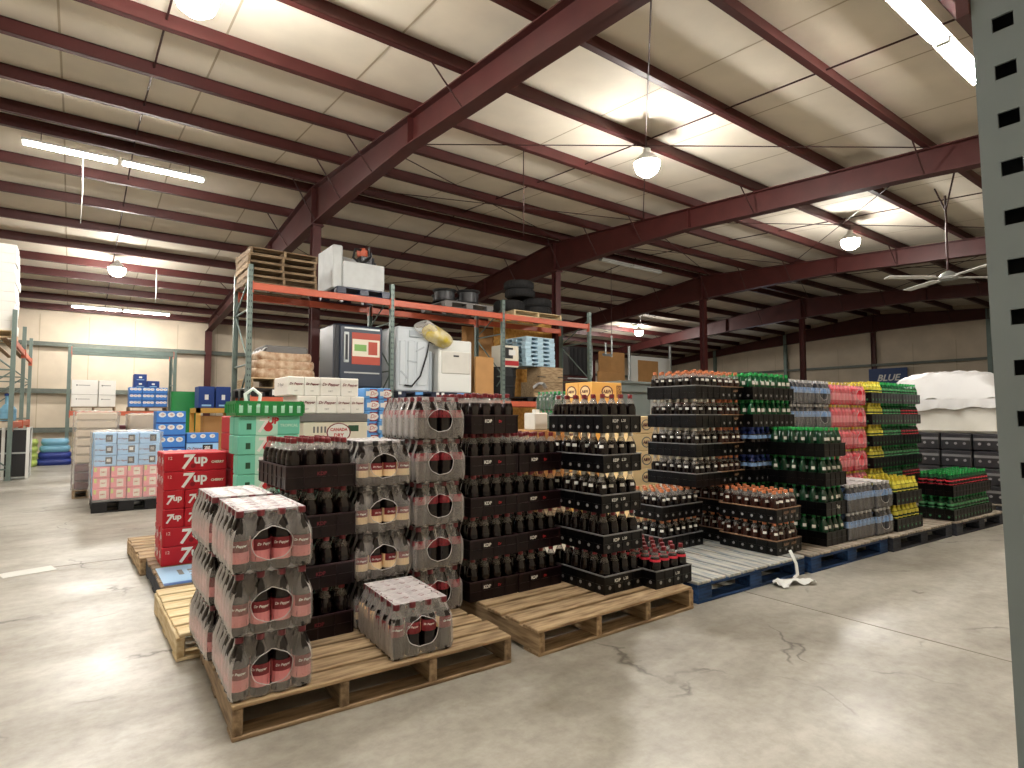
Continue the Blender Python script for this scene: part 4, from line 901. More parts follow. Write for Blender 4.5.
for i in range(5): MB().cyl((-w2 * .4 + i * w2 * .3, .1, 0), (-w2 * .4 + i * w2 * .3, .1, .05), .03, n=8).build('foot', 'pl_black', t)
# --- lower level, second bay
for c, (a, d_) in enumerate(((397, 438), (440, 478))):
    plastic_pallet(f'blue-black pallet with white corner marks under the {("grey machine panel", "white freezer")[c]}', (R(a) + R(d_)) / 2, RY - .03, ZL + .0, 0, R(d_) - R(a) - .01, 1.0, 'pl_blueb', .15)
    p_ = bpy.data.objects[-1] if False else [o for o in bpy.data.objects if o.name.startswith('plastic_pallet') and not o.parent][-1]
    for s in (-.46, .46): MB().box(s * (R(d_) - R(a)) - .03, s * (R(d_) - R(a)) + .03, -.008, .0, .09, .14).build('corner_mark', 'white_paint', p_)
    MB().box(-.08, .08, -.008, .0, .09, .14).build('centre_mark', 'k_sky', p_)
x0_, x1_ = R(397), R(430); zt = Z(327, 415); zb = ZL + .15; H = zt - zb; w2 = (x1_ - x0_) / 2
mat('panel_grey', (198, 206, 212), .4); mat('panel_dk', (168, 178, 186), .4)
t = thing('vending_machine', 'pale grey vending machine back with ribs and black power cord', 'machine', ((x0_ + x1_) / 2, RY + .05, zb))
MB().box(-w2, w2, .0, .7, 0, H, 0, .03).build('machine_body', 'panel_grey', t)
for i, (a, c) in enumerate(((-.85, -.5), (-.35, .05), (.2, .85))): MB().box(a * w2, c * w2, -.02, .0, .12, H * .78, 0, .015).build('rib_panel', 'panel_grey', t)
for k in range(3): MB().box(-.1, .1, -.03, -.018, 0, .03).build('rib', 'panel_dk', t, (-w2 * .6 + k * w2 * .5, 0, H * (.25 + .2 * k)), 0).rotation_euler = (0, .7 - k * .6, 0)
MB().box(-.1, .22, -.03, .0, H * .84, H * .95, 0, .01).build('grip', 'panel_dk', t)
MB().tube([(-w2 * .55, -.03, .12), (-.05, -.05, .1), (w2 * .35, -.06, .3), (w2 * .75, -.05, .7), (w2 * .9, -.05, H * .78), (w2 * 1.5, -.05, H * .74)], .016, n=6).build('power_cord', 'rubber', t)
MB().box(w2 * 1.02, w2 * 1.35, .1, .6, 0, H * .65, 0, .02).build('machine_side', 'panel_dk', t)
mat('bag_yel', (196, 172, 44), .35, rgb2=(214, 206, 176), scale=5)
t = thing('plastic_bag', 'clear plastic bag with yellow contents draped over the grey machine', 'bag', (R(436), RY - .02, Z(336, 436)))
MB().grid(lambda u, v: ((.3 + .02 * math.sin(9 * u * PI)) * math.sin(PI * v) ** .6 * math.cos(2 * PI * u) + (.5 - v) * .28, (.17 + .02 * math.sin(8 * v)) * math.sin(PI * v) ** .6 * math.sin(2 * PI * u), (v - .5) * .42 + .03 * math.sin(4 * PI * u)), 24, 12).build('bag_body', 'bag_yel', t)
MB().grid(lambda u, v: ((.25 + .02 * math.sin(9 * u * PI)) * math.sin(PI * v) ** .6 * math.cos(2 * PI * u) - .24, (.19) * math.sin(PI * v) ** .6 * math.sin(2 * PI * u), (v - .5) * .26 + .12 + .04 * math.sin(6 * PI * u)), 24, 10).build('bag_film', 'wrap', t)
x0_, x1_ = R(440), R(473); zt = Z(340, 456); H = zt - zb; w2 = (x1_ - x0_) / 2
t = thing('white_freezer', 'white boxy freezer with a drop door standing on the rack', 'freezer', ((x0_ + x1_) / 2, RY + .05, zb))
MB().box(-w2, w2, .02, .8, 0, H, 0, .02).build('freezer_body', 'white_paint', t); MB().box(-w2 * .85, w2 * .9, 0, .03, H * .36, H * .78, 0, .01).build('freezer_door', 'offwhite', t)
MB().box(-.06, .06, -.012, .002, H * .68, H * .71).build('handle', 'steel_dark', t); MB().box(-w2 * .4, w2 * .1, .2, .6, H, H + .04).build('lid_hinge', 'offwhite', t)
x0_, x1_ = R(476), R(494)
plastic_pallet('black plastic pallet under the cardboard panel and black tubs', (R(479) + R(533)) / 2, RY + .0, ZL, 0, R(533) - R(479), .95, 'pl_black', .1)
tag(MB().box(x0_, x1_, 0, .06, 0, Z(357, 485) - ZL - .1, 0, .006).box(x0_, x1_, .0, .3, 0, .04).build('cardboard_sheet', 'cardboard', None, (0, RY + .03, ZL + .101)), 'upright brown cardboard panel on the rack beside the black tubs', 'cardboard')
# --- lower level, third bay
mat('tub', (26, 27, 30), .45)
t = thing('black_tub', 'large black ribbed tub on the rack under the red-labelled box', 'tub', (R(511.5), RY + .48, ZL + .101)); H = Z(367, 514) - ZL - .1; r = (R(526) - R(498)) / 2
MB().lathe([(0, 0), (r * .92, 0), (r * .95, H * .3), (r * .97, H * .32), (r * .97, H * .36), (r * .95, H * .38), (r, H * .66), (r * 1.02, H * .68), (r * 1.02, H * .72), (r, H * .74), (r, H), (0, H)], 24).build('tub_body', 'tub', t)
MB().lathe([(r * 1.0, H * .94), (r * 1.04, H * .94), (r * 1.04, H * 1.0), (0, H * 1.0)], 24).build('tub_lid', 'tub', t)
zt = ZL + .101 + H
t = thing('red_label_box', 'white box with red band and dark print on the black tub', 'box', (R(514), RY + .35, zt + .001)); w2 = (R(523) - R(506)) / 2; H2 = Z(345, 515) - zt
MB().box(-w2, w2, -.2, .2, 0, H2, 0, .01).build('box_body', 'k_cream', t); MB().box(-w2, w2, -.203, -.2, H2 * .08, H2 * .3).build('print_panel', 'ink_red', t); MB().box(-w2 * .7, w2 * .3, -.203, -.2, H2 * .4, H2 * .9).build('print_panel', 'ink_black', t); MB().box(-w2 * .2, w2 * .6, -.205, -.203, H2 * .55, H2 * .8).build('print_panel', 'ink_white', t)
x0_, x1_ = R(526), R(557); zc = Z(366, 540)
plastic_pallet('black plastic pallet under the wooden crates on the rack', (R(536) + R(566)) / 2, RY, ZL, 0, R(566) - R(536), .95, 'pl_black', .1)
for k, (a, d_, za, zb_) in enumerate(((535, 563, 394, 380), (541, 563, 380, 368))):
    zu = ZL + .101; Hc = (Z(367, 550) - zu) / 2; z0 = zu + k * Hc; hs = Hc - .003
    t = thing('wooden_crate', f'weathered wooden crate with slatted front, {("lower", "upper")[k]} of two on the rack', 'crate', ((R(a) + R(d_)) / 2, RY + .03, z0), 0, 'wooden crates on the rack'); w2 = (R(d_) - R(a)) / 2
    for q in range(2): MB().box(-w2, w2, 0, .02, q * hs / 2 + .001, (q + 1) * hs / 2 - .002).build('slat', 'wood_tan', t)
    for s in (-1, 1): MB().box(s * w2 - .012, s * w2 + .012, .02, .48, 0, hs).build('end_panel', 'wood_tan', t)
    MB().box(-w2, w2, .48, .5, 0, hs).build('back_panel', 'wood_tan', t); MB().box(-w2, w2, .02, .48, .0, .015).build('crate_floor', 'wood_tan', t); MB().box(-w2 * .95, w2 * .95, .03, .47, hs - .01, hs).build('crate_lid', 'wood_tan', t)
    for s in (-.3, .3): MB().box(s - .12, s + .12, -.004, .0, hs * .3, hs * .36).build('crate_stencil', 'ink_black', t)
zb = max(Z(366.5, 540), ZL + .101 + 2 * (Z(367, 550) - ZL - .101) / 2) + .002; n = 7; hp = (Z(337, 540) - zb) / n
for k in range(n): plastic_pallet(f'pale blue plastic pallet in the rack stack, {("bottom second third fourth fifth sixth top").split()[k]} of seven', (x0_ + x1_) / 2 + RN.uniform(-.02, .02), RY + .06, zb + k * hp, deg(RN.uniform(-2, 2)), x1_ - x0_ - .06, .85, 'pl_ltblue', hp - .002, 'pale blue plastic pallets')
t = tag(MB().grid(lambda u, v: ((u - .5) * .34, -.1 + .12 * v, .1 * math.sin(PI * u) + .03 * math.sin(11 * u + 7 * v)), 12, 6).build('crumpled_plastic', 'tarp', None, (R(537), RY - .06, ZL + .30)), 'crumpled white plastic hanging in front of the wooden crates', 'plastic')
# board panels standing behind the rack
tag(MB().box(R(494, 11.5), R(556, 11.5), 0, .03, 0, Z(321, 525, 11.5), 0, .004).build('board_panel', 'osb', None, (0, 11.5, 0)), 'tall yellow-brown strand board standing behind the third rack bay', 'board')
tag(MB().box(R(462, 11.55), R(494, 11.55) - .02, 0, .03, 0, Z(328, 480, 11.55), 0, .004).build('board_panel', 'cardboard', None, (0, 11.55, 0)), 'brown board standing behind the white freezer', 'board')
# --- top level
x0_, x1_ = R(258), R(313); n = 5
for k in range(n): pallet(f'grey wooden pallet in the stack high on the rack, {ordn(k, 5)} of five', (x0_ + x1_) / 2 - .08 + RN.uniform(-.02, .02), RY - .02, ZT + k * .117, deg(RN.uniform(-1.5, 1.5)), 1.1, .98, 'wood_grey', 'wood_grey', h=.115, nb=5, group='pallets stacked on top of the rack', ns=3)
x0_, x1_ = R(331), R(387); xm = (x0_ + x1_) / 2; zp = .13
plastic_pallet('blue-footed black pallet under the white machine on top of the rack', xm + .05, RY - .02, ZT, 0, (x1_ - x0_) * .95, 1.0, 'pl_blueb', .13)
t = thing('white_machine', 'white bench-like machine with motor and hoses on top of the rack', 'machine', (xm, RY + .0, ZT + .13)); w2 = (x1_ - x0_) / 2
Hs = Z(262, 360) - ZT - .13; Hb = Z(249, 340) - ZT - .13
mat('machine_white', (198, 202, 202), .5, noise=.1)
MB().box(-w2 * .62, w2 * .9, .06, .6, 0, Hs, 0, .012).build('machine_base', 'machine_white', t); MB().box(-w2 * .95, -w2 * .6, .1, .9, -.02, Hb * 1.15, 0, .02).build('machine_side', 'machine_white', t)
MB().add([(-w2 * .6, .7, Hs), (w2 * .7, .7, Hs), (w2 * .4, .72, Hb * 1.05), (-w2 * .6, .72, Hb * 1.15), (-w2 * .6, .8, Hs), (w2 * .7, .8, Hs), (w2 * .4, .82, Hb * 1.05), (-w2 * .6, .82, Hb * 1.15)], [(0, 1, 2, 3), (7, 6, 5, 4), (0, 4, 5, 1), (1, 5, 6, 2), (2, 6, 7, 3), (3, 7, 4, 0)]).build('machine_back', 'machine_white', t)
MB().lathe([(0, 0), (.09, 0), (.1, .03), (.1, .12), (.05, .16), (0, .16)], 12).build('motor', 'rack_org', t, (w2 * .28, .35, Hb * 1.02)); MB().box(w2 * .2, w2 * .6, .28, .5, Hs, Hb * 1.02).build('motor_stand', 'steel_dark', t)
MB().tube([(w2 * .25, .3, Hb * 1.2), (-w2 * .1, .2, Hb * 1.15), (-w2 * .2, .15, Hs * 1.2), (0, .12, Hs * 1.02), (w2 * .35, .15, Hs * 1.15), (w2 * .5, .25, Hb)], .022, n=6).build('hose', 'rubber', t)
for i in range(4): MB().cyl((w2 * (.5 + .12 * i), .3 + .05 * i, Hs), (w2 * (.5 + .12 * i), .3 + .05 * i, Hb * (1.3 - .12 * i)), .02, n=6).build('valve_pipe', 'steel_dark', t)
# rims on a grey pallet
xm = R(466)
plastic_pallet('grey plastic pallet under the shiny black wheel rims on the rack', xm + .06, RY - .02, ZT, 0, 1.15, 1.0, 'ink_grey', .13)
def rim(label, x, y, z, r=.24, h=.26):
    t = thing('wheel_rim', label, 'wheel rim', (x, y, z), 0, 'black wheel rims on the rack')
    MB().lathe([(r, 0), (r * 1.04, .01), (r, .03), (r * .86, .05), (r * .86, h - .05), (r, h - .03), (r * 1.04, h - .01), (r, h), (r * .84, h - .04), (r * .8, .06), (r, 0)], 24).build('rim_barrel', 'tub', t)
    MB().lathe([(r * .84, h * .5), (.08, h * .62), (.05, h * .6), (0, h * .6)], 20).build('rim_disc', 'steel_dark', t)
rim('black wheel rim at the left of the rim pallet', xm - .36, RY + .28, ZT + .131); rim('black wheel rim in the middle of the rim pallet', xm + .2, RY + .26, ZT + .131, .24, .3); rim('black wheel rim at the right of the rim pallet', xm + .44, RY + .76, ZT + .131)
rim('black wheel rim at the back of the rim pallet', xm - .12, RY + .76, ZT + .131)
# tires
xm = R(534)
pallet('pale wooden pallet under the tires on top of the rack', xm + .1, RY - .03, ZT, 0, 1.35, 1.0, 'wood_pine', h=.12, nb=5, ns=3, group='pallets on the rack')
def tire(label, x, y, z, r=.36, w_=.24):
    t = thing('tire', label, 'tire', (x, y, z), 0, 'tires on top of the rack'); pr = []
    for k in range(13):
        a = -PI / 2 + PI * k / 12; pr.append((r - .07 + .07 * math.cos(a) ** .6 if k not in (0, 12) else r - .1, w_ / 2 + w_ / 2 * math.sin(a)))
    MB().lathe([(r * .58, .03)] + pr + [(r * .58, w_ - .03), (r * .58, .03)], 28).build('tire_carcass', 'rubber', t)
    b = MB()
    for k in range(28): a = 2 * PI * k / 28; c, s = math.cos(a), math.sin(a); b.add([(c * (r - .002) - s * q, s * (r - .002) + c * q, zz) for zz in (w_ * .2, w_ * .8) for q in (-.02, .02)] + [(c * (r + .006) - s * q, s * (r + .006) + c * q, zz) for zz in (w_ * .2, w_ * .8) for q in (-.02, .02)], [(4, 5, 7, 6), (0, 1, 5, 4), (2, 6, 7, 3), (0, 4, 6, 2), (1, 3, 7, 5)])
    b.build('tread', 'rubber', t)['kind'] = 'stuff'
tr = .34
tire('dark tire flat on the left end of the tire pallet', xm - .42, RY + .38, ZT + .121, tr); tire('lower dark tire at the right end of the tire pallet', xm + .38, RY + .4, ZT + .121, tr, .19); tire('upper dark tire at the right end of the tire pallet', xm + .4, RY + .42, ZT + .312, tr, .19)
tire('lower of two dark tires piled in the middle', xm - .02, RY + .5, ZT + .503, tr, .19); tire('topmost dark tire of the pile on the rack', xm - .04, RY + .52, ZT + .694, tr, .19)
# ------------------------------------------------------------------ near upright at the right edge
t = thing('rack_upright', 'tall blue-grey slotted steel upright close by at the right edge', 'rack upright', (.752, .171, 0))
PWD = .078; zz = [0.0]; pitch = .0508
b = MB(); n = int(3.2 / pitch); y_in, y_out = -.0165, -.034
rows = []
z = 0
for k in range(n):
    z0, z1, z2 = k * pitch, k * pitch + .0155, (k + 1) * pitch
    for (a, c) in ((0, y_in), (y_out, -PWD)): b.box(0, .003, c, a, z0, z2)
    b.box(0, .003, y_out, y_in, z1, z2)
b.box(.003, .07, -.003, 0, 0, 3.2).box(.003, .07, -PWD, -PWD + .003, 0, 3.2)
b.build('upright_channel', 'rack_blue', t); MB().box(.03, .034, -PWD + .004, -.004, 0, 3.2).build('channel_back', 'dark_hole', t); MB().box(-.03, .1, -.11, .03, 0, .008).build('foot_plate', 'rack_blue', t)
MB().cyl((.035, -.038, .4), (1.0, -.038, .9), .014, n=6).cyl((.035, -.038, 1.9), (1.0, -.038, 1.4), .014, n=6).build('brace', 'rack_blue', t); MB().box(1.0, 1.07, -PWD, 0, 0, 3.2).build('rear_channel', 'rack_blue', t)
MB().box(-.004, .05, .001, .012, 1.605, 1.72).build('beam_bracket', 'red_iron', t)
t.rotation_euler[0] = math.radians(-.9)
# ------------------------------------------------------------------ far right background
YW = 13.6; x0_, x1_ = R(629, YW), R(671, YW); z0, z1 = 0.0, Z(357, 650, YW)
t = thing('white_door_panel', 'white framed panel with a brown inset standing behind the cola stacks', 'panel', (0, YW, 0))
MB().box(x0_ + .1, x1_, 0, .06, .02, z1, 0, .01).build('panel_board', 'white_paint', t); MB().box(R(638, YW), R(658, YW), -.012, .0, Z(385, 650, YW), Z(361, 650, YW)).build('brown_inset', 'cardboard', t)
for px in (630, 671): MB().cyl((R(px, YW), .03, 0), (R(px, YW), .03, Z(346, px, YW)), .05, n=8).build('post', 'galv', t)
YM = 12.4
t = thing('machine_cart', 'dark steel machine in a tube frame beyond the rack end', 'machine', (R(581, YM), YM + .3, 0)); zt = Z(345, 581, YM); zb = Z(376, 581, YM)
MB().box(-.42, .36, -.25, .25, zb, zt - .04, 0, .03).build('machine_body', 'steel_dark', t)
for i in range(5): MB().box(-.4 + i * .16, -.34 + i * .16, -.27, -.25, zb + .06, zt - .1).build('machine_fin', 'tub', t)
MB().tube([(-.48, -.28, zb - .08), (.4, -.28, zb - .08), (.46, -.28, zb), (.46, -.28, zt), (.36, -.28, zt + .02)], .025, n=6).build('tube_frame', 'galv', t); MB().box(-.45, .4, -.28, .28, 0, zb, 0, .02).build('cart_base', 'red_iron', t)
YK = 12.9
tag(MB().box(R(600, YK), R(625, YK), 0, .08, 0, Z(352, 612, YK), 0, .01).box(R(597, YK), R(620, YK), -.05, 0, 0, Z(372, 612, YK), 0, .01).build('cardboard_sheets', 'cardboard', None, (0, YK, 0)), 'tall brown cardboard sheets leaning beyond the rack end', 'cardboard')
t = thing('pipe_hanger', 'grey pipe bracket hanging from the roof beyond the rack end', 'bracket', (R(612, 12.0), 12.0, Z(357, 612, 12.0)))
MB().cyl((0, 0, 0), (0, 0, .62), .03, n=6).build('pipe', 'galv', t); MB().cyl((-.25, 0, .05), (-.25, 0, .4), .03, n=6).build('pipe', 'galv', t); MB().cyl((-.35, 0, .05), (.0, 0, .05), .04, n=6).build('pipe', 'galv', t); MB().cyl((0, 0, .6), (0, 0, roofz(12.0) - t.location.z), .008, n=5).build('hanging_rod', 'rod', t)
# end wall shelving with boxes, dark corner
def shelf(label, x0, x1, y, zs, d=.6, m='red_iron'):
    t = thing('storage_shelf', label, 'shelf', (0, y, 0))
    for x in (x0, x1):
        for yy in (0, d): MB().box(x - .04, x + .04, yy - .04, yy + .04, 0, zs[-1] + .4).build('post', m, t)
    for z in zs: MB().box(x0, x1, 0, d, z - .04, z).build('shelf_board', m, t)
    return t
x0_, x1_ = 17.2, 20.4
shelf('dark red storage shelf behind the tall tray stacks', x0_, x1_, 14.6, (.6, 1.55), .8)
for i, (px, w_, h_, m, d) in enumerate(((688, .8, .5, 'ink_red', 'red box'), (704, .7, .62, 'red_iron', 'maroon box'), (720, .6, .45, 'ink_red', 'smaller red box'), (735, .5, .75, 'cardboard', 'tall brown box'))):
    tag(MB().box(-w_ / 2, w_ / 2, 0, .5, 0, h_, 0, .02).box(-w_ / 2 - .01, w_ / 2 + .01, -.01, .51, h_ * .8, h_ * .84).build('stored_box', m, None, (17.7 + i * .78, 14.75, 1.551)), f'{d} on the dark red shelf behind the trays', 'box')
x0_, x1_ = 20.9, 25.6
shelf('grey shelf of small goods in the far right corner', x0_, x1_, 14.0, (.5, 1.2, 1.95), .7, 'steel_dark')
for i in range(8):
    for z in (1.201, 1.951):
        c = ('cardboard', 'steel_dark', 'k_navy', 'offwhite', 'cardboard', 'ink_grey', 'k_maroon', 'cardboard')[(i * 3 + int(z * 2)) % 8]
        hh_ = .25 + .2 * ((i * 5 + int(z)) % 3)
        tag(MB().box(-.2, .2, 0, .45, 0, hh_, 0, .015).box(-.06, .06, -.004, 0, hh_ * .4, hh_ * .6).build('stored_box', c, None, (21.25 + i * .56, 14.1, z)), f'stored box, {("first second third fourth fifth sixth seventh eighth").split()[i]} from left on the {("middle", "top")[z > 1.5]} grey shelf', 'box', 'boxes on the far grey shelf')
wn = struct(MB().box(-.02, .0, -.5, .5, 0, .9).build('window_1', 'win_glow' if 'win_glow' in MATS else emitter('win_glow', (226, 236, 255), 6).name, None, (X1 - .03, 16.2, 1.55)))
MB().box(-.04, 0, -.56, -.5, -.06, .96).box(-.04, 0, .5, .56, -.06, .96).box(-.04, 0, -.5, .5, -.06, 0).box(-.04, 0, -.5, .5, .9, .96).box(-.035, -.015, -.02, .02, 0, .9).build('window_frame', 'steel_dark', wn)
mat('banner_blue', (36, 62, 112), .5)
xb = X1 - .25
p = onX(888, 378, xb)
t = tag(MB().box(-.02, 0, -.75, .75, -.35, .42).build('banner', 'banner_blue', None, (xb, p.y, p.z)), 'blue banner with white lettering on the end wall', 'banner')
add('banner_lettering', text('BLUE', .38, 'ink_white', shear=.3, bold=.01), t, (-.022, 0, 0), rot=(0, 0, -PI / 2))
# ------------------------------------------------------------------ left background
LXF = -.93
rack('grey-green pallet rack along the left edge with white cases on top', [14.0, 16.6, 19.0], .0, 1.0, 3.1, (1.05, 2.58), 'rack_grn', 'rack_org', swap=True, org=(LXF, 0), deck='wood_tan', slotted=False)
pallet('wooden pallet on the left rack under the tall white cases', LXF - .52, 14.1, 2.58 + .017, 0, 1.0, 1.2, 'wood_pine', h=.13)
for k in range(9):
    for r in range(2):
        carton(f'white case on the left rack, layer {("one two three four five six seven eight nine").split()[k]} up, {("near", "far")[r]} one', 'white', LXF - .48 + RN.uniform(-.015, .015), 14.42 + r * .57, 2.73 + k * .178, deg(RN.uniform(-1, 1)), .9, .55, .177, 'white cases on the left rack', 'white_case')
t = thing('wire_cage', 'black wire cage with white edges standing under the left rack', 'cage', (-.98, 14.2, 0))
MB().box(-.4, .3, 0, .8, .05, .92, 0, .01).build('cage_panel', 'tub', t)
for (a, c) in ((-.4, 0), (.3, 0), (.3, .8), (-.05, 0)): MB().box(a - .025, a + .025, c - .025, c + .025, 0, .95).build('cage_post', 'white_paint', t)
for z in (.03, .48, .92): MB().box(-.4, .3, -.02, .0, z - .015, z + .015).box(.3, .32, 0, .8, z - .015, z + .015).build('cage_rail', 'galv', t)
mat('jug_blue', (120, 176, 206), .3)
for k in range(3):
    t = thing('water_jug', f'pale blue water jug on the left rack, {("near", "middle", "far")[k]} one', 'jug', (-1.02, 14.45 + k * .36, 1.068), 0, 'water jugs on the left rack')
    MB().lathe([(0, 0), (.09, 0), (.1, .03), (.1, .12), (.095, .14), (.1, .16), (.1, .22), (.05, .3), (.03, .32), (.03, .47)], 14).build('jug_body', 'jug_blue', t); MB().lathe([(.04, .47), (.042, .51), (0, .515)], 10).build('jug_cap', 'k_navy', t)
# back rack along the rear wall
BY = 18.3
bxs = [onY(68, 400, BY).x, onY(174, 400, BY).x]
rack('grey-green rack frame near the back wall holding boxed goods', bxs, BY, BY + .9, onY(70, 345, BY).z, (1.28, onY(70, 347, BY).z), 'rack_grn', 'rack_org', slotted=False)
o = [q for q in bpy.data.objects if q.name.startswith('pallet_rack')][-1]
for ch in o.children:
    if ch.name.startswith('beam') and ch.location.z == 0 and max(v.co.z for v in ch.data.vertices) > 2: ch.data.materials[0] = MATS['rack_grn']
RB = lambda px: onY(px, 400, BY).x
for c, (a, d_, lab) in enumerate(((71, 116, 'white cartons'), (129, 168, 'blue-and-white cases'))):
    pallet(f'wooden pallet on the back rack under the {lab}', (RB(a) + RB(d_)) / 2, BY + .02, 1.281, 0, RB(d_) - RB(a), .85, 'wood_grey', h=.11, nb=5, ns=3, group='pallets on the back rack')
zb = 1.392; z1 = onY(90, 394, BY).z; z2 = onY(90, 380, BY).z
for i, (a, d_) in enumerate(((71, 97.5), (98.5, 115.5))):
    carton(f'white carton with dark print, upper {("left", "right")[i]}, on the back rack', 'white', (RB(a) + RB(d_)) / 2, BY + .35, zb + (z2 - zb) * .45, 0, RB(d_) - RB(a), .6, (z2 - zb) * .55, 'white cartons on the back rack', 'white_case')
    carton(f'white film-wrapped carton, lower {("left", "right")[i]}, on the back rack', 'white', (RB(a) + RB(d_)) / 2, BY + .35, zb, 0, RB(d_) - RB(a), .6, (z2 - zb) * .44, 'white cartons on the back rack', 'white_case')
zq = (onY(148, 374, BY).z - zb) / 5
for k in range(5):
    for i in range(3 if k < 3 else 2 if k == 3 else 1):
        w_ = (RB(168) - RB(129)) / 3
        carton(f'blue-and-white case on the back rack, {ordn(k, 5)} row, {("left", "middle", "right")[i]}', 'navy' if k > 2 else 'bluecan', RB(129) + w_ * (i + .5) + (.1 if k > 2 else 0), BY + .35, zb + k * zq, 0, w_ - .01, .5, zq - .003, 'blue-and-white cases on the back rack', 'white_case')
mat('bag_green', (168, 188, 96), .5); mat('bag_blue2', (40, 58, 140), .45)
for k in range(4):
    t = thing('green_bag', f'pale green sack in the pile by the back rack post, {ordn(k, 4)}', 'sack', (onY(36, 450, 17.6).x - .16, 17.6, k * .155), 0, 'pale green sacks')
    MB().grid(lambda u, v: (.2 * math.copysign(abs(math.cos(2 * PI * u)) ** .4, math.cos(2 * PI * u)) * (.86 + .14 * math.sin(PI * v)), .3 * math.copysign(abs(math.sin(2 * PI * u)) ** .4, math.sin(2 * PI * u)) * (.86 + .14 * math.sin(PI * v)), .155 * v), 28, 5).box(-.15, .15, -.22, .22, .1, .1545).build('sack_body', 'bag_green', t)
t = thing('salt_bags', 'pile of blue salt bags with pale lettering on the floor', 'sacks', (onY(55, 450, 17.8).x, 17.85, 0))
for k in range(4):
    MB().grid(lambda u, v: ((.36 - .03 * k) * math.copysign(abs(math.cos(2 * PI * u)) ** .4, math.cos(2 * PI * u)) * (.86 + .14 * math.sin(PI * v)), .3 * math.copysign(abs(math.sin(2 * PI * u)) ** .4, math.sin(2 * PI * u)) * (.86 + .14 * math.sin(PI * v)), .155 * v), 28, 5).box(-.25, .25, -.2, .2, .1, .1545).build('salt_bag', 'bag_blue2' if k < 2 else 'jug_blue', t, (0, 0, k * .155))
# stretch-wrapped pallets in the left aisle
def wrapbox(t, w, d, h, z=0):
    b = MB()
    for s in range(4):
        def side(u, v, s=s):
            n = .012 * math.sin(v * 19 + u * 7 + s) + .008 * math.sin(u * 23 - v * 31)
            return {0: (-w / 2 + u * w, -d / 2 - .012 + n * .6, z + v * h), 1: (w / 2 + .012 + n * .6, -d / 2 + u * d, z + v * h), 2: (w / 2 - u * w, d / 2 + .012 + n * .6, z + v * h), 3: (-w / 2 - .012 + n * .6, d / 2 - u * d, z + v * h)}[s]
        b.grid(side, 22, 22)
    b.grid(lambda u, v: (-w / 2 + u * w, -d / 2 + v * d, z + h + .01 + .01 * math.sin(u * 17) * math.sin(v * 13)), 12, 12)
    return b.build('stretch_wrap', 'wrap', t)
YQ = 8.75
x0_, x1_ = onY(94, 450, YQ).x, onY(160, 450, YQ).x; w_ = x1_ - x0_; xm = (x0_ + x1_) / 2
plastic_pallet('black plastic pallet under the blue and pink wrapped cartons', xm, YQ - .03, 0, 0, w_ + .02, 1.0, 'pl_black', .15, 'pallets in the left aisle')
zt = onY(125, 433, YQ).z; n = 6; hq = (zt - .15) / n
for k in range(n):
    kind = 'pink' if k < 3 else 'blue'
    m_ = 4 if k < 3 else 3
    for i in range(m_):
        ww = w_ / m_
        carton(f'{"pink" if k < 3 else "pale blue"} carton, left aisle pile, {ordn(k, 6)} row, {("first second third fourth").split()[i]} from left', kind, x0_ + ww * (i + .5), YQ + .2 + .01 * ((k + i) % 2), .151 + k * hq, deg(RN.uniform(-1, 1)), ww - .008, .4, hq - .003, f'{"pink" if k < 3 else "pale blue"} cartons in the left aisle')
t = thing('carton_block', 'pale film-wrapped block of cartons behind the blue and pink front row', 'cartons', (xm, YQ + .72, .151)); MB().box(-w_ / 2, w_ / 2, -.28, .25, 0, zt - .16, 0, .01).build('block_body', 'k_ltblue', t)
t = thing('stretch_film', 'loose clear stretch film wrapped around the blue and pink cartons', 'film', (xm, YQ + .48, 0)); wrapbox(t, w_ + .02, 1.02, zt - .12, .13)
YT = 10.4; x0_, x1_ = onY(73.5, 450, YT).x, onY(118, 450, YT).x; w_ = x1_ - x0_; xm = (x0_ + x1_) / 2; zt = onY(95, 411, YT).z
pallet('wooden pallet under the tall tan film-wrapped load in the aisle', xm, YT, 0, 0, w_, 1.0, 'wood_grey', h=.12)
t = thing('wrapped_load', 'tall tan load in crinkled stretch film, left aisle', 'wrapped load', (xm, YT + .5, .121))
n = 9
for k in range(n): MB().box(-w_ / 2 + .02, w_ / 2 - .02, -.48, .48, 0, (zt - .13) / n - .012, 0, .02).build('load_layer', 'k_maroon' if k < 3 else 'k_tan', t, (0, 0, k * (zt - .13) / n))
wrapbox(t, w_, 1.0, zt - .13)
# blue can cartons and the yellow crate farther back
YV = 10.2; x0_, x1_ = onY(156.5, 420, YV).x, onY(186, 420, YV).x; zt = onY(170, 411, YV).z
pallet('wooden pallet under the bright blue can cartons', (x0_ + x1_) / 2 + .35, YV - .02, 0, 0, 1.5, .95, 'wood_grey', h=.12)
n = 6; hq = (zt - .121) / n
for k in range(n): carton(f'bright blue carton with white spots, {ordn(k, 6)} of its column', 'bluecan', (x0_ + x1_) / 2, YV + .22, .121 + k * hq, 0, x1_ - x0_, .4, hq - .002, 'bright blue cartons')
x2_ = onY(219, 430, YV).x; zt2 = onY(200, 433, YV).z; n = 5; hq = (zt2 - .121) / n
for k in range(n): carton(f'wide {"blue can" if k == 4 else "dark-panelled"} carton right of the bright blue column, {ordn(k, 5)}', 'bluecan' if k == 4 else 'blue', (x1_ + x2_) / 2 + .01, YV + .22, .121 + k * hq, 0, x2_ - x1_ - .02, .4, hq - .002, 'cartons beside the blue column')
x3_ = onY(143, 420, YV + .5).x
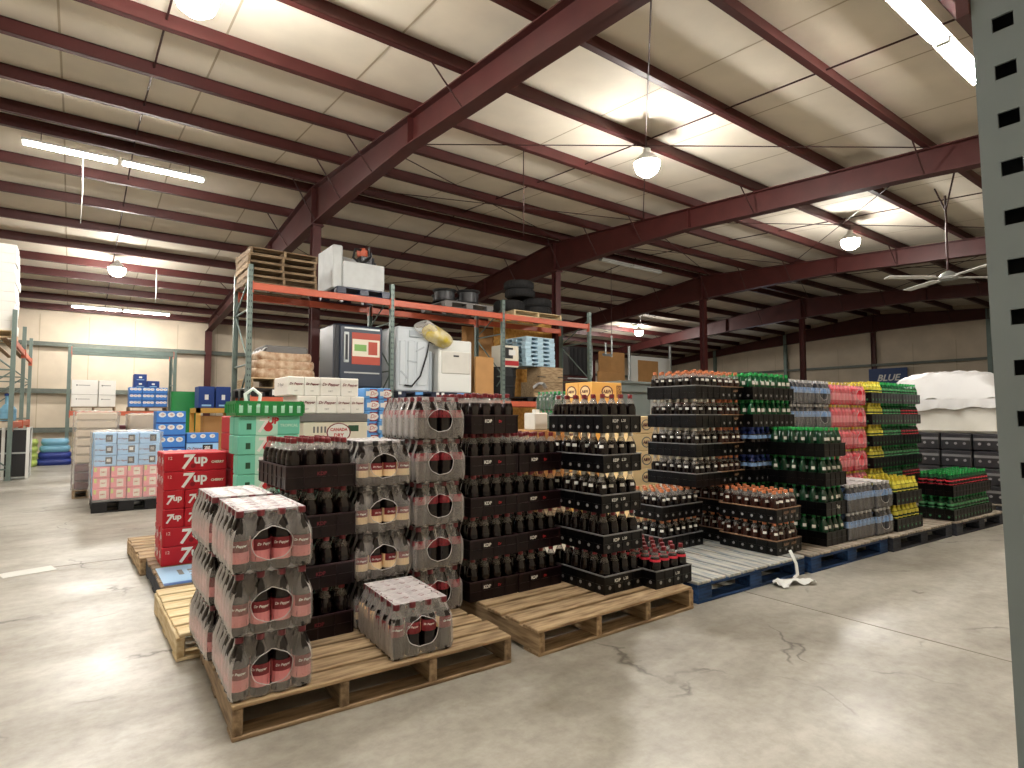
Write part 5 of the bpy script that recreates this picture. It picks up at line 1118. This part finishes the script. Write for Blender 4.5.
t = thing('wrapped_load', 'short tan film-wrapped load beside the bright blue cartons', 'wrapped load', (onY(148, 420, 11.6).x + .08, 11.9, 0)); MB().box(-.34, .34, -.3, .3, 0, onY(148, 414, 11.6).z, 0, .02).build('load_body', 'k_tan', t); wrapbox(t, .7, .62, onY(148, 414, 11.6).z)
carton('maroon carton with white marks behind the pale wrapped cartons', 'maroon', onY(122, 430, 11.6).x - .22, 11.9, onY(122, 435, 11.6).z - .001, 0, .55, .4, .16, None)
tag(MB().box(-.3, .3, -.22, .22, 0, onY(122, 435, 11.6).z - .002, 0, .01).build('cardboard_box', 'cardboard', None, (onY(122, 430, 11.6).x - .22, 11.9, 0)), 'plain brown box under the maroon carton in the left aisle', 'box')
YU = 13.2; x0_, x1_ = onY(196, 420, YU).x, onY(235, 420, YU).x; xm = (x0_ + x1_) / 2; w_ = x1_ - x0_; zt = onY(215, 408, YU).z
t = thing('yellow_crate', 'yellow wooden crate stand under the two dark blue boxes', 'crate', (xm, YU, 0)); mat('crate_yel', (206, 158, 72), .6, noise=.12)
for s in (-1, 1):
    for yy in (0.03, .8): MB().box(s * (w_ / 2 - .04) - .04, s * (w_ / 2 - .04) + .04, yy - .03, yy + .03, 0, zt).build('crate_post', 'crate_yel', t)
for z in (zt - .1, .35): MB().box(-w_ / 2, w_ / 2, 0, .83, z, z + .1).build('crate_deck', 'crate_yel', t)
MB().box(-w_ * .3, w_ * .35, .1, .7, .45, zt - .16, 0, .02).build('crate_box', 'cardboard', t)
zb2 = onY(215, 386.5, YU).z
for i, (a, d_) in enumerate(((199, 215), (216.5, 231))): 
    xa, xc = onY(a, 400, YU).x, onY(d_, 400, YU).x
    carton(f'tall dark blue box with white emblem, {("left", "right")[i]} one on the yellow crate', 'navy', (xa + xc) / 2, YU + .3, zt + .0005, 0, xc - xa, .5, zb2 - zt, 'dark blue boxes', 'blue_box')
YX = 14.5
t = thing('green_sack', 'dark green sack hanging between the back rack and the blue boxes', 'sack', (onY(184, 400, YX).x, YX, 0)); mat('sack_green', (30, 128, 66), .5)
z1 = onY(184, 392, YX).z
MB().grid(lambda u, v: ((.26 + .02 * math.sin(12 * u)) * math.copysign(abs(math.cos(2 * PI * u)) ** .5, math.cos(2 * PI * u)), .24 * math.copysign(abs(math.sin(2 * PI * u)) ** .5, math.sin(2 * PI * u)), v * z1), 24, 8).box(-.2, .2, -.18, .18, z1 - .06, z1 - .02).build('sack_body', 'sack_green', t)
flush_stuff()
